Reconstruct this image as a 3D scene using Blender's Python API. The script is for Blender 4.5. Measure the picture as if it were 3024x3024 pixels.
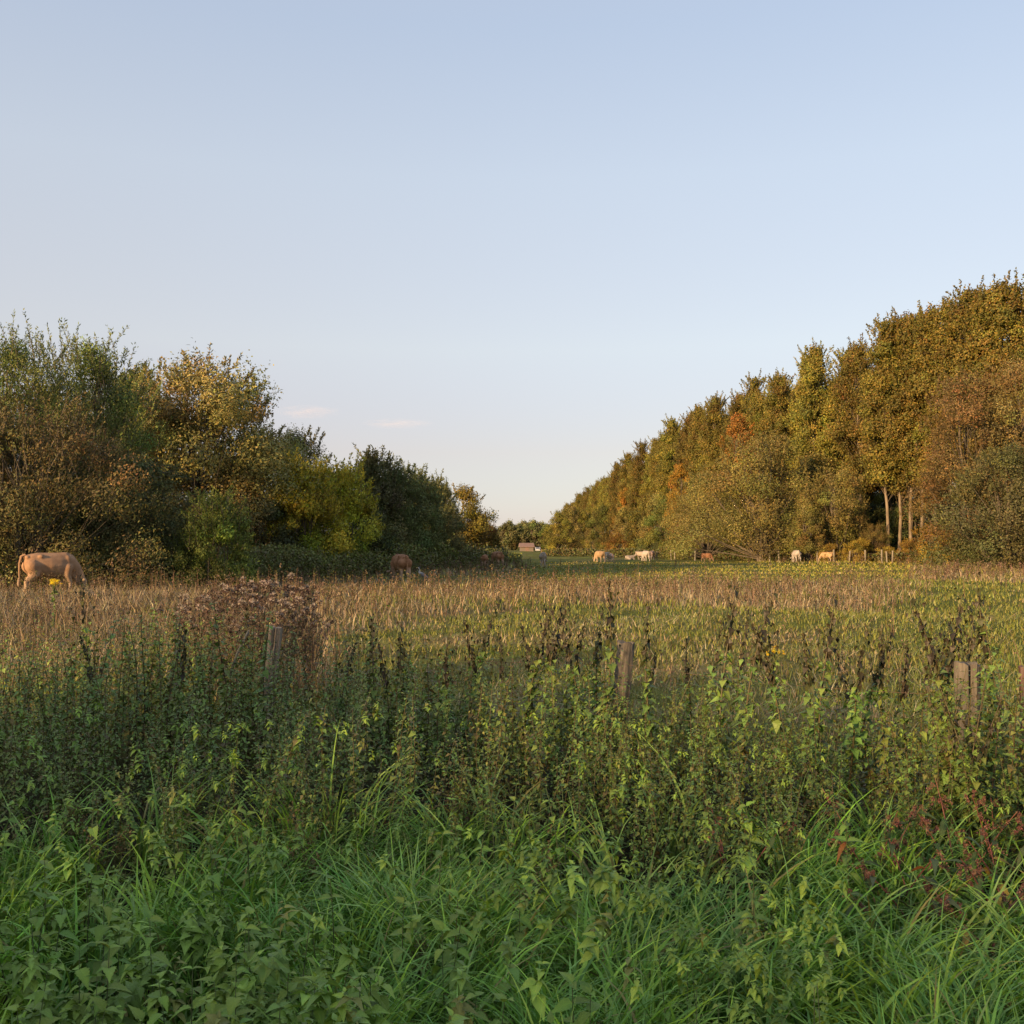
import bpy, bmesh, math, random
import numpy as np
from mathutils import Vector, Matrix

for o in list(bpy.data.objects):
    bpy.data.objects.remove(o, do_unlink=True)
sc = bpy.context.scene
COL = sc.collection
R = math.radians

# ------------------------------------------------------------------ camera
HOR = 1610.0            # row of the horizon in the 3024 px photograph
CAMZ = 1.95
cam_d = bpy.data.cameras.new('camera')
cam_d.sensor_width = 36.0
cam_d.lens = 36.0 * 3028 / 3024
cam_d.clip_start = 0.05
cam_d.clip_end = 9000
cam = bpy.data.objects.new('camera', cam_d)
COL.objects.link(cam)
cam.location = (0, 0, CAMZ)
cam.rotation_euler = (R(90) + math.atan((HOR - 1512) / 3028), 0, 0)
sc.camera = cam

# ------------------------------------------------------------------ light
SUN_EL, SUN_ROT = 11.0, 222.0        # degrees; rotation measured from +Y towards +X
w = bpy.data.worlds.new('World')
sc.world = w
w.use_nodes = True
nt = w.node_tree
nt.nodes.clear()
sky = nt.nodes.new('ShaderNodeTexSky')
sky.sky_type = 'NISHITA'
sky.sun_disc = False
sky.sun_elevation = R(SUN_EL)
sky.sun_rotation = R(SUN_ROT)
sky.air_density = 1.0
sky.dust_density = 0.3
sky.ozone_density = 1.5
bg = nt.nodes.new('ShaderNodeBackground')
bg.inputs['Strength'].default_value = 0.12
wo = nt.nodes.new('ShaderNodeOutputWorld')
# hazy evening air: the clear-sky model is blended with a pale veil that depends on elevation only
EXPO = 1.0
veil_t = [(0.0, (.77, .69, .60)), (.007, (.775, .70, .61)), (.024, (.785, .71, .64)), (.09, (.76, .75, .735)), (.188, (.715, .78, .845)), (.34, (.60, .69, .82)), (.458, (.495, .598, .765)), (1.0, (.48, .585, .76))]
nish = [(5.7, 4.6, 2.3), (5.91, 5.0, 2.54), (6.28, 5.86, 3.28), (4.37, 5.68, 5.07), (2.6, 3.98, 4.88), (1.49, 2.47, 3.61), (1.1, 1.87, 2.88), (1.05, 1.8, 2.7)]
VM, VS = .42, 6.0
tcw = nt.nodes.new('ShaderNodeTexCoord'); sxyz = nt.nodes.new('ShaderNodeSeparateXYZ'); ramp = nt.nodes.new('ShaderNodeValToRGB')
nt.links.new(tcw.outputs['Generated'], sxyz.inputs[0]); nt.links.new(sxyz.outputs['Z'], ramp.inputs[0])
ramp.color_ramp.interpolation = 'B_SPLINE' if False else 'LINEAR'
cr_ = ramp.color_ramp
while len(cr_.elements) < len(veil_t): cr_.elements.new(.5)
for e_, (p_, c_), n_ in zip(cr_.elements, veil_t, nish):
    e_.position = p_
    e_.color = tuple(max(0, (c_[i] / (.12 * 2 ** EXPO) - VM * n_[i]) / (1 - VM) / VS) for i in range(3)) + (1,)
vsc = nt.nodes.new('ShaderNodeVectorMath'); vsc.operation = 'SCALE'; vsc.inputs['Scale'].default_value = VS
nt.links.new(ramp.outputs[0], vsc.inputs[0])
vmx = nt.nodes.new('ShaderNodeMix'); vmx.data_type = 'RGBA'; vmx.inputs[0].default_value = 1 - VM
nt.links.new(sky.outputs[0], vmx.inputs[6]); nt.links.new(vsc.outputs[0], vmx.inputs[7])
nt.links.new(vmx.outputs[2], bg.inputs['Color'])
nt.links.new(bg.outputs[0], wo.inputs['Surface'])

sun_d = bpy.data.lights.new('sun', 'SUN')
sun_d.energy = 5.0
sun_d.color = (1.0, 0.64, 0.32)
sun_d.angle = R(4.5)
sun = bpy.data.objects.new('sun', sun_d)
COL.objects.link(sun)
to_sun = Vector((math.sin(R(SUN_ROT)) * math.cos(R(SUN_EL)), math.cos(R(SUN_ROT)) * math.cos(R(SUN_EL)), math.sin(R(SUN_EL))))
sun.rotation_euler = to_sun.to_track_quat('Z', 'Y').to_euler()
sun.location = (0, 0, 60)

sc.view_settings.view_transform = 'Standard'
sc.view_settings.look = 'None'
sc.view_settings.gamma = 1.0
sc.view_settings.use_curve_mapping = False
sc.view_settings.exposure = EXPO

# ------------------------------------------------------------------ helpers
def PX(px, D):
    return (px - 1512) / 3028 * D
def HT(py, D):
    return CAMZ - (py - HOR) * D / 3028

def lnoise(x, y, f, seed=0):
    r = np.random.default_rng(seed + 77)
    s = np.zeros(np.broadcast(x, y).shape)
    amp = 0
    for k in range(7):
        a = r.uniform(0, 2 * math.pi); ff = f * r.uniform(.55, 2.2); p = r.uniform(0, 6.28); q = 1 / (.6 + ff / f)
        s = s + q * np.sin(ff * (x * math.cos(a) + y * math.sin(a)) + p + 1.3 * np.sin(.6 * ff * (x * math.sin(a) - y * math.cos(a)) + 2 * p))
        amp += q * q / 2
    return s / math.sqrt(amp)          # roughly unit variance

def smooth(a, b, x):
    t = np.clip((x - a) / (b - a), 0, 1)
    return t * t * (3 - 2 * t)

def gz(x, y):
    x = np.asarray(x, float); y = np.asarray(y, float)
    z = 0.22 * np.exp(-((y - 31) / 14) ** 2) * smooth(-4, -14, x)
    z = z - 0.22 * smooth(70, 130, y) * smooth(34, 20, x) + 0.05 * lnoise(x, y, .35, 3) * smooth(12, 25, np.hypot(x, y))
    return z

def norm(v):
    return v / (np.linalg.norm(v, axis=-1, keepdims=True) + 1e-9)

class Geo:
    def __init__(s):
        s.v = []; s.q = []; s.t = []; s.c = []; s.n = 0
    def add(s, v, q=None, t=None, c=(.5, .5, .5)):
        v = np.asarray(v, float).reshape(-1, 3)
        c = np.asarray(c, float)
        if c.ndim == 1: c = np.tile(c, (len(v), 1))
        s.v.append(v); s.c.append(c)
        if q is not None and len(q): s.q.append(np.asarray(q, np.int64).reshape(-1, 4) + s.n)
        if t is not None and len(t): s.t.append(np.asarray(t, np.int64).reshape(-1, 3) + s.n)
        s.n += len(v)
    def arrays(s):
        V = np.concatenate(s.v); C_ = np.concatenate(s.c)
        Q = np.concatenate(s.q) if s.q else np.zeros((0, 4), int)
        T = np.concatenate(s.t) if s.t else np.zeros((0, 3), int)
        return V, Q, T, C_
    def mesh(s, name, mat, smooth_=False):
        V, Q, T, C_ = s.arrays()
        return build_mesh(name, V, Q, T, C_, mat, smooth_)

def build_mesh(name, V, Q, T, C_, mat, smooth_=False):
    me = bpy.data.meshes.new(name)
    me.vertices.add(len(V)); me.vertices.foreach_set('co', V.astype(np.float32).ravel())
    nl = 4 * len(Q) + 3 * len(T)
    me.loops.add(nl)
    me.loops.foreach_set('vertex_index', np.concatenate([Q.ravel(), T.ravel()]).astype(np.int32))
    me.polygons.add(len(Q) + len(T))
    st = np.concatenate([np.arange(len(Q)) * 4, 4 * len(Q) + np.arange(len(T)) * 3]).astype(np.int32)
    me.polygons.foreach_set('loop_start', st)
    me.polygons.foreach_set('use_smooth', np.full(len(st), bool(smooth_)))
    me.update(calc_edges=True)
    at = me.color_attributes.new('Col', 'FLOAT_COLOR', 'POINT')
    at.data.foreach_set('color', np.concatenate([C_, np.ones((len(C_), 1))], 1).astype(np.float32).ravel())
    if mat: me.materials.append(mat)
    return me

def link(name, me, parent=None, loc=(0, 0, 0)):
    o = bpy.data.objects.new(name, me)
    COL.objects.link(o)
    o.location = loc
    if parent: o.parent = parent
    return o

def thing(name, label, cat, loc=(0, 0, 0), rz=0, group=None, scale=1.0):
    o = bpy.data.objects.new(name, None); COL.objects.link(o)
    o.empty_display_size = .3
    o.location = loc; o.rotation_euler = (0, 0, rz); o.scale = (scale,) * 3 if not hasattr(scale, '__len__') else scale
    tag(o, label, cat, group)
    return o

def tag(o, label=None, cat=None, group=None, kind=None):
    if label: o['label'] = label
    if cat: o['category'] = cat
    if group: o['group'] = group
    if kind: o['kind'] = kind
    return o

# ---- materials
def node_mat(name):
    m = bpy.data.materials.new(name); m.use_nodes = True
    m.node_tree.nodes.clear()
    return m, m.node_tree, m.node_tree.nodes, m.node_tree.links

def mat_leaf(name, rough=.6, trans=.28, var=.18, spec=.25):
    m, t, N, L = node_mat(name)
    out = N.new('ShaderNodeOutputMaterial'); pr = N.new('ShaderNodeBsdfPrincipled'); tr = N.new('ShaderNodeBsdfTranslucent'); mx = N.new('ShaderNodeMixShader')
    at = N.new('ShaderNodeAttribute'); at.attribute_name = 'Col'
    oi = N.new('ShaderNodeObjectInfo')
    hs = N.new('ShaderNodeHueSaturation')
    mr = N.new('ShaderNodeMapRange'); mr.inputs['To Min'].default_value = 1 - var; mr.inputs['To Max'].default_value = 1 + var
    L.new(oi.outputs['Random'], mr.inputs['Value'])
    mr2 = N.new('ShaderNodeMapRange'); mr2.inputs['To Min'].default_value = .5 - .018; mr2.inputs['To Max'].default_value = .5 + .018
    L.new(oi.outputs['Random'], mr2.inputs['Value'])
    L.new(mr.outputs[0], hs.inputs['Value']); L.new(mr2.outputs[0], hs.inputs['Hue'])
    L.new(at.outputs['Color'], hs.inputs['Color'])
    no = N.new('ShaderNodeTexNoise'); no.inputs['Scale'].default_value = 40
    ml = N.new('ShaderNodeMix'); ml.data_type = 'RGBA'; ml.blend_type = 'MULTIPLY'; ml.inputs[0].default_value = .22
    rp = N.new('ShaderNodeValToRGB'); rp.color_ramp.elements[0].position = .3; rp.color_ramp.elements[1].position = .7
    rp.color_ramp.elements[0].color = (.45, .45, .45, 1)
    tc = N.new('ShaderNodeTexCoord'); L.new(tc.outputs['Object'], no.inputs['Vector'])
    L.new(no.outputs[0], rp.inputs[0])
    L.new(hs.outputs[0], ml.inputs[6]); L.new(rp.outputs[0], ml.inputs[7])
    L.new(ml.outputs[2], pr.inputs['Base Color']); L.new(ml.outputs[2], tr.inputs['Color'])
    pr.inputs['Roughness'].default_value = rough
    pr.inputs['Specular IOR Level'].default_value = spec
    if name == 'herb_leaf':
        n9 = N.new('ShaderNodeTexNoise'); n9.inputs['Scale'].default_value = 150; n9.inputs['Detail'].default_value = 2; L.new(tc.outputs['Object'], n9.inputs['Vector'])
        b9 = N.new('ShaderNodeBump'); b9.inputs['Strength'].default_value = .6; b9.inputs['Distance'].default_value = .004; L.new(n9.outputs[0], b9.inputs['Height']); L.new(b9.outputs[0], pr.inputs['Normal'])
    mx.inputs[0].default_value = trans
    L.new(pr.outputs[0], mx.inputs[1]); L.new(tr.outputs[0], mx.inputs[2]); L.new(mx.outputs[0], out.inputs[0])
    return m

def mat_bark(name, col, col2, scale=6.0, stretch=.15, rough=.9, bump=.5, use_attr=False):
    m, t, N, L = node_mat(name)
    out = N.new('ShaderNodeOutputMaterial'); pr = N.new('ShaderNodeBsdfPrincipled')
    tc = N.new('ShaderNodeTexCoord'); mp = N.new('ShaderNodeMapping'); mp.inputs['Scale'].default_value = (scale, scale, scale * stretch)
    no = N.new('ShaderNodeTexNoise'); no.inputs['Scale'].default_value = 1.0; no.inputs['Detail'].default_value = 7; no.inputs['Roughness'].default_value = .65
    L.new(tc.outputs['Object'], mp.inputs[0]); L.new(mp.outputs[0], no.inputs['Vector'])
    rp = N.new('ShaderNodeValToRGB'); rp.color_ramp.elements[0].position = .36; rp.color_ramp.elements[1].position = .64
    rp.color_ramp.elements[0].color = (*col, 1); rp.color_ramp.elements[1].color = (*col2, 1)
    L.new(no.outputs[0], rp.inputs[0]); L.new(rp.outputs[0], pr.inputs['Base Color'])
    b = N.new('ShaderNodeBump'); b.inputs['Strength'].default_value = bump; b.inputs['Distance'].default_value = .02
    L.new(no.outputs[0], b.inputs['Height']); L.new(b.outputs[0], pr.inputs['Normal'])
    pr.inputs['Roughness'].default_value = rough
    L.new(pr.outputs[0], out.inputs[0])
    return m

M_tree = mat_leaf('tree_foliage', trans=.15, var=.24)
M_leaf = mat_leaf('herb_leaf', rough=.5, trans=.07, var=.14, spec=.3)
M_grass = mat_leaf('grass_blade', rough=.5, trans=.10, var=.0, spec=.3)
M_dry = mat_leaf('dry_stalk', rough=.8, trans=.15, var=.12, spec=.1)
M_bark = mat_bark('tree_bark', (.055, .045, .032), (.16, .13, .09))
M_pbark = mat_bark('poplar_bark', (.08, .062, .042), (.24, .19, .13), 3, .25)
M_wood = mat_bark('weathered_wood', (.05, .044, .036), (.16, .14, .11), 30, .07, bump=.9)
M_wood2 = mat_bark('split_wood', (.12, .095, .07), (.29, .24, .18), 30, .06, bump=.7)
M_palepost = mat_bark('pale_post_wood', (.13, .11, .08), (.28, .25, .19), 14, .1)
M_wire = mat_bark('rusty_wire', (.06, .04, .03), (.14, .09, .06), 50, 1)

# ---- shape builders
def leafcloud(g, c, d, nrm, L, W, col, fold=.12):
    n = len(c)
    d = norm(d); s = norm(np.cross(d, nrm)); u = np.cross(s, d)
    L = np.broadcast_to(L, (n,))[:, None]; W = np.broadcast_to(W, (n,))[:, None]
    m = c + d * L * .45 + u * W * fold
    v = np.stack([c, m + s * W * .5, c + d * L, m - s * W * .5], 1).reshape(-1, 3)
    q = np.arange(4 * n).reshape(-1, 4)
    g.add(v, q, None, np.repeat(col, 4, 0))

def tube(g, pts, rad, sides=5, col=(.2, .15, .1), cap=False):
    pts = np.asarray(pts, float); k = len(pts)
    rad = np.broadcast_to(rad, (k,))
    tg = np.gradient(pts, axis=0); tg = norm(tg)
    ref = np.array([1., .13, .07]) if abs(tg[:, 0]).mean() < .8 else np.array([.1, 1., 0.])
    a = norm(np.cross(tg, ref)); b = np.cross(tg, a)
    th = np.arange(sides) * 2 * math.pi / sides
    v = pts[:, None, :] + rad[:, None, None] * (np.cos(th)[None, :, None] * a[:, None, :] + np.sin(th)[None, :, None] * b[:, None, :])
    i = np.arange(k - 1)[:, None] * sides; j = np.arange(sides)[None, :]; j2 = (j + 1) % sides
    q = np.stack([i + j, i + j2, i + sides + j2, i + sides + j], -1).reshape(-1, 4)
    V = v.reshape(-1, 3)
    T = None
    if cap:
        V = np.concatenate([V, pts[[0]], pts[[-1]]])
        e = (k - 1) * sides
        T = [(j_, (j_ + 1) % sides, k * sides)[::-1] for j_ in range(sides)] + [(e + j_, e + (j_ + 1) % sides, k * sides + 1) for j_ in range(sides)]
    g.add(V, q, T, col)

def blades(g, base, length, az, a0, a1, width, seg, col, rng, tipcol=None, pw=1.0, twist=.5):
    n = len(base)
    d = np.stack([np.cos(az), np.sin(az), np.zeros(n)], 1)
    tw = az + math.pi / 2 + rng.normal(0, twist, n)
    sd = np.stack([np.cos(tw), np.sin(tw), np.zeros(n)], 1)
    p = base.copy(); rows = []; cs = []
    up = np.array([0, 0, 1.])
    for k in range(seg + 1):
        s = k / seg
        wd = (width * (1 - s ** 1.6) * (.55 + 1.6 * s * (1 - s) + .3 * (s < .2)))[:, None]
        cc = col if tipcol is None else col * (1 - s ** 2) + tipcol * s ** 2
        if k < seg:
            rows.append(p + sd * wd * .5); rows.append(p - sd * wd * .5); cs += [cc, cc]
            a = a0 + (a1 - a0) * ((k + .5) / seg) ** pw
            p = p + (length / seg)[:, None] * (np.sin(a)[:, None] * d + np.cos(a)[:, None] * up)
        else:
            rows.append(p); cs.append(cc)
    m = 2 * seg + 1
    V = np.stack(rows, 1).reshape(-1, 3); CC = np.stack(cs, 1).reshape(-1, 3)
    o = np.arange(n)[:, None] * m
    q = np.concatenate([o + np.array([[2 * k, 2 * k + 1, 2 * k + 3, 2 * k + 2]]) for k in range(seg - 1)]) if seg > 1 else None
    t = o + np.array([[2 * seg - 2, 2 * seg - 1, 2 * seg]])
    g.add(V, q, t, CC)

def pick(rng, cols, n, jit=.18, wts=None):
    cols = np.asarray(cols, float)
    i = rng.choice(len(cols), n, p=wts)
    return cols[i] * np.exp(rng.normal(0, jit, (n, 1))) * np.exp(rng.normal(0, .05, (n, 3)))

def rotmats(yaw, pitch, roll):
    cy, sy, cp, sp, cr, sr = np.cos(yaw), np.sin(yaw), np.cos(pitch), np.sin(pitch), np.cos(roll), np.sin(roll)
    z = np.zeros_like(cy); o = np.ones_like(cy)
    Rz = np.stack([cy, -sy, z, sy, cy, z, z, z, o], -1).reshape(-1, 3, 3)
    Rx = np.stack([o, z, z, z, cp, -sp, z, sp, cp], -1).reshape(-1, 3, 3)
    Ry = np.stack([cr, z, sr, z, o, z, -sr, z, cr], -1).reshape(-1, 3, 3)
    return Rz @ Rx @ Ry

def scatter(g, tv, tq, tt, pos, M, scale, col, tc=None):
    n = len(pos); m = len(tv)
    v = np.einsum('nij,mj->nmi', M, tv) * np.reshape(np.broadcast_to(scale, (n,)), (n, 1, 1)) + pos[:, None, :]
    o = (np.arange(n) * m)[:, None, None]
    q = (tq[None] + o).reshape(-1, 4) if tq is not None and len(tq) else None
    t = (tt[None] + o).reshape(-1, 3) if tt is not None and len(tt) else None
    c = np.repeat(col, m, 0) if tc is None else (col[:, None, :] * tc[None]).reshape(-1, 3)
    g.add(v.reshape(-1, 3), q, t, c)

# nettle leaf templates: tip along +Y, unit length
def leaf_template(near=True, wide=.3, droop=.35):
    if near:
        ys = np.array([0, .06, .14, .2, .27, .34, .41, .48, .56, .63, .72, .79, .88, 1.0])
        base = np.interp(ys, [0, .1, .28, .5, .75, 1], [.03, .7, 1.0, .82, .42, .0]) * wide
        tooth = np.where(np.arange(len(ys)) % 2 == 0, 1.07, .86); tooth[0] = tooth[-1] = 1
        ws = base * tooth
    else:
        ys = np.array([0, .25, .6, 1.0]); ws = np.array([.02, 1, .62, 0]) * wide
    V = []; F = []; T = []
    for y, w_ in zip(ys, ws):
        z = -droop * y * y
        V += [(-w_, y, z + w_ * .35 - .0), (0, y + (.03 if near else 0), z), (w_, y, z + w_ * .35)]
    n = len(ys)
    for k in range(n - 1):
        a, b = 3 * k, 3 * k + 3
        if k == n - 2:
            T += [(a, a + 1, b + 1), (a + 1, a + 2, b + 1)]
        else:
            F += [(a, a + 1, b + 1, b), (a + 1, a + 2, b + 2, b + 1)]
    tc = np.ones((len(V), 3)); tc[1::3] *= 1.18
    return np.array(V, float), np.array(F), np.array(T), tc
def leaf_simple(wide=.34, droop=.3):
    V = [(0, 0, 0), (-wide, .3, wide * .3 - .03), (wide, .3, wide * .3 - .03), (0, .38, -.05 * droop), (0, 1, -droop)]
    return np.array(V, float), np.zeros((0, 4), int), np.array([(0, 3, 1), (0, 2, 3), (1, 3, 4), (3, 2, 4)]), np.array([[1, 1, 1.]] * 5)
def leaf_mid(wide=.3, droop=.4):
    ys = [0, .12, .3, .5, .72, 1.0]; ws = [.03, .75, 1.0, .85, .48, 0]; V = []; F = []; T = []
    for y_, w_ in zip(ys, ws):
        w_ *= wide; z = -droop * y_ * y_; V += [(-w_, y_ - .02, z + w_ * .4), (0, y_ + .02, z), (w_, y_ - .02, z + w_ * .4)]
    for k in range(5):
        a, b = 3 * k, 3 * k + 3
        if k == 4: T += [(a, a + 1, b + 1), (a + 1, a + 2, b + 1)]
        else: F += [(a, a + 1, b + 1, b), (a + 1, a + 2, b + 2, b + 1)]
    tc = np.ones((18, 3)); tc[1::3] *= 1.18
    return np.array(V, float), np.array(F), np.array(T), tc
LT_simple = leaf_simple(); LT_mid = leaf_mid()
LT_near = leaf_template(True); LT_far = leaf_template(False, .32, .4); LT_lance = leaf_template(False, .13, .45)

# ------------------------------------------------------------------ ground
def field_zone(x, y):
    """tall (0..1) dry weeds, tan (0..1) dry colour, from place in the meadow"""
    px = 1512 + 3028 * x / np.maximum(y, 1)
    n1 = lnoise(x, y, .35, 11); n2 = lnoise(x, y, 1.3, 12)
    mid = smooth(25, 32, y + 3.5 * n1 + .0022 * (1500 - px)) * (.72 + .28 * (n2 > -.6)) * smooth(56, 48, y + 3 * n1) * smooth(2760, 2560, px + 60 * n1)
    left = smooth(1080, 800, px + 110 * n1) * smooth(11, 14, y) * smooth(64, 50, y)
    far = smooth(60, 66, y) * smooth(1620, 1450, px) * smooth(140, 110, y)
    rgt = smooth(2640, 2740, px) * smooth(55, 62, y + 3 * n1) * smooth(105, 92, y)
    fen = smooth(98, 108, y + 4 * n1) * smooth(2180, 2280, px) * smooth(150, 140, y)
    tall = np.clip(np.maximum.reduce([mid, left, far, rgt, fen * .8]), 0, 1)
    tan = np.clip(.22 + .60 * np.maximum.reduce([mid, left, rgt * .7, far * .6]) + .20 * n2 + .12 * n1 - .28 * smooth(2500, 2700, px) * (1 - rgt) - .1 * smooth(62, 75, y), 0, 1)
    return tall, tan

gx = np.sinh(np.linspace(-5.2, 5.2, 191)) * 18
gy = np.concatenate([-np.sinh(np.linspace(4.2, .05, 40)) * 30, np.sinh(np.linspace(0, 5.6, 250)) * 14])
XX, YY = np.meshgrid(gx, gy)
ZZ = gz(XX, YY)
tl, tn = field_zone(XX, np.maximum(YY, .5))
n3 = lnoise(XX, YY, 2.5, 21)
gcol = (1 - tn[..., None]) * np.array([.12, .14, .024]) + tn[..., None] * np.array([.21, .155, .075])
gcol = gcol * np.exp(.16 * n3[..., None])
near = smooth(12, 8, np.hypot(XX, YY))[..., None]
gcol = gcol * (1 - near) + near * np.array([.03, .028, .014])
ny, nx = XX.shape
ii = (np.arange(ny - 1)[:, None] * nx + np.arange(nx - 1)[None]).ravel()
Qg = np.stack([ii, ii + 1, ii + nx + 1, ii + nx], 1)
m, t, N, L = node_mat('meadow_soil')
out = N.new('ShaderNodeOutputMaterial'); pr = N.new('ShaderNodeBsdfPrincipled'); at = N.new('ShaderNodeAttribute'); at.attribute_name = 'Col'
tc = N.new('ShaderNodeTexCoord'); no = N.new('ShaderNodeTexNoise'); no.inputs['Scale'].default_value = 5; no.inputs['Detail'].default_value = 8; no.inputs['Roughness'].default_value = .75
rp = N.new('ShaderNodeValToRGB'); rp.color_ramp.elements[0].position = .35; rp.color_ramp.elements[0].color = (.4, .42, .35, 1); rp.color_ramp.elements[1].position = .66; rp.color_ramp.elements[1].color = (1.3, 1.25, 1.1, 1)
ml = N.new('ShaderNodeMix'); ml.data_type = 'RGBA'; ml.blend_type = 'MULTIPLY'; ml.inputs[0].default_value = 1
L.new(tc.outputs['Object'], no.inputs['Vector']); L.new(no.outputs[0], rp.inputs[0]); L.new(at.outputs['Color'], ml.inputs[6]); L.new(rp.outputs[0], ml.inputs[7])
L.new(ml.outputs[2], pr.inputs['Base Color']); pr.inputs['Roughness'].default_value = .95; pr.inputs['Specular IOR Level'].default_value = .1
b = N.new('ShaderNodeBump'); b.inputs['Strength'].default_value = .6; b.inputs['Distance'].default_value = .05; L.new(no.outputs[0], b.inputs['Height']); L.new(b.outputs[0], pr.inputs['Normal'])
L.new(pr.outputs[0], out.inputs[0])
M_ground = m
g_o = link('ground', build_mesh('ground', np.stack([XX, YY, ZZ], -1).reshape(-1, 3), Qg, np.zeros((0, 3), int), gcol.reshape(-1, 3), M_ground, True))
tag(g_o, kind='structure')

# ------------------------------------------------------------------ trees
def prof(kind, t):
    if kind == 'column': return np.minimum(1, np.sqrt(np.clip(t, 0, 1) * 3.5 + .12)) * np.sqrt(np.clip(1 - t ** 2.2, 0, 1)) * .95 + .08
    if kind == 'egg': return np.sqrt(np.clip(1 - (np.abs(t - .34) / .68) ** 2.6, 0.02, 1)) * (.8 + .2 * smooth(0, .25, t))
    if kind == 'dome': return np.sqrt(np.clip(1 - (t * .98) ** 2.2, 0, 1))
    if kind == 'round': return np.sqrt(np.clip(1 - (np.abs(t - .42) / .6) ** 2.3, 0.02, 1))
    if kind == 'vase': return (.45 + .55 * smooth(0, .55, t)) * np.sqrt(np.clip(1 - ((t - .1) / .92) ** 3, 0.02, 1))

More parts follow.
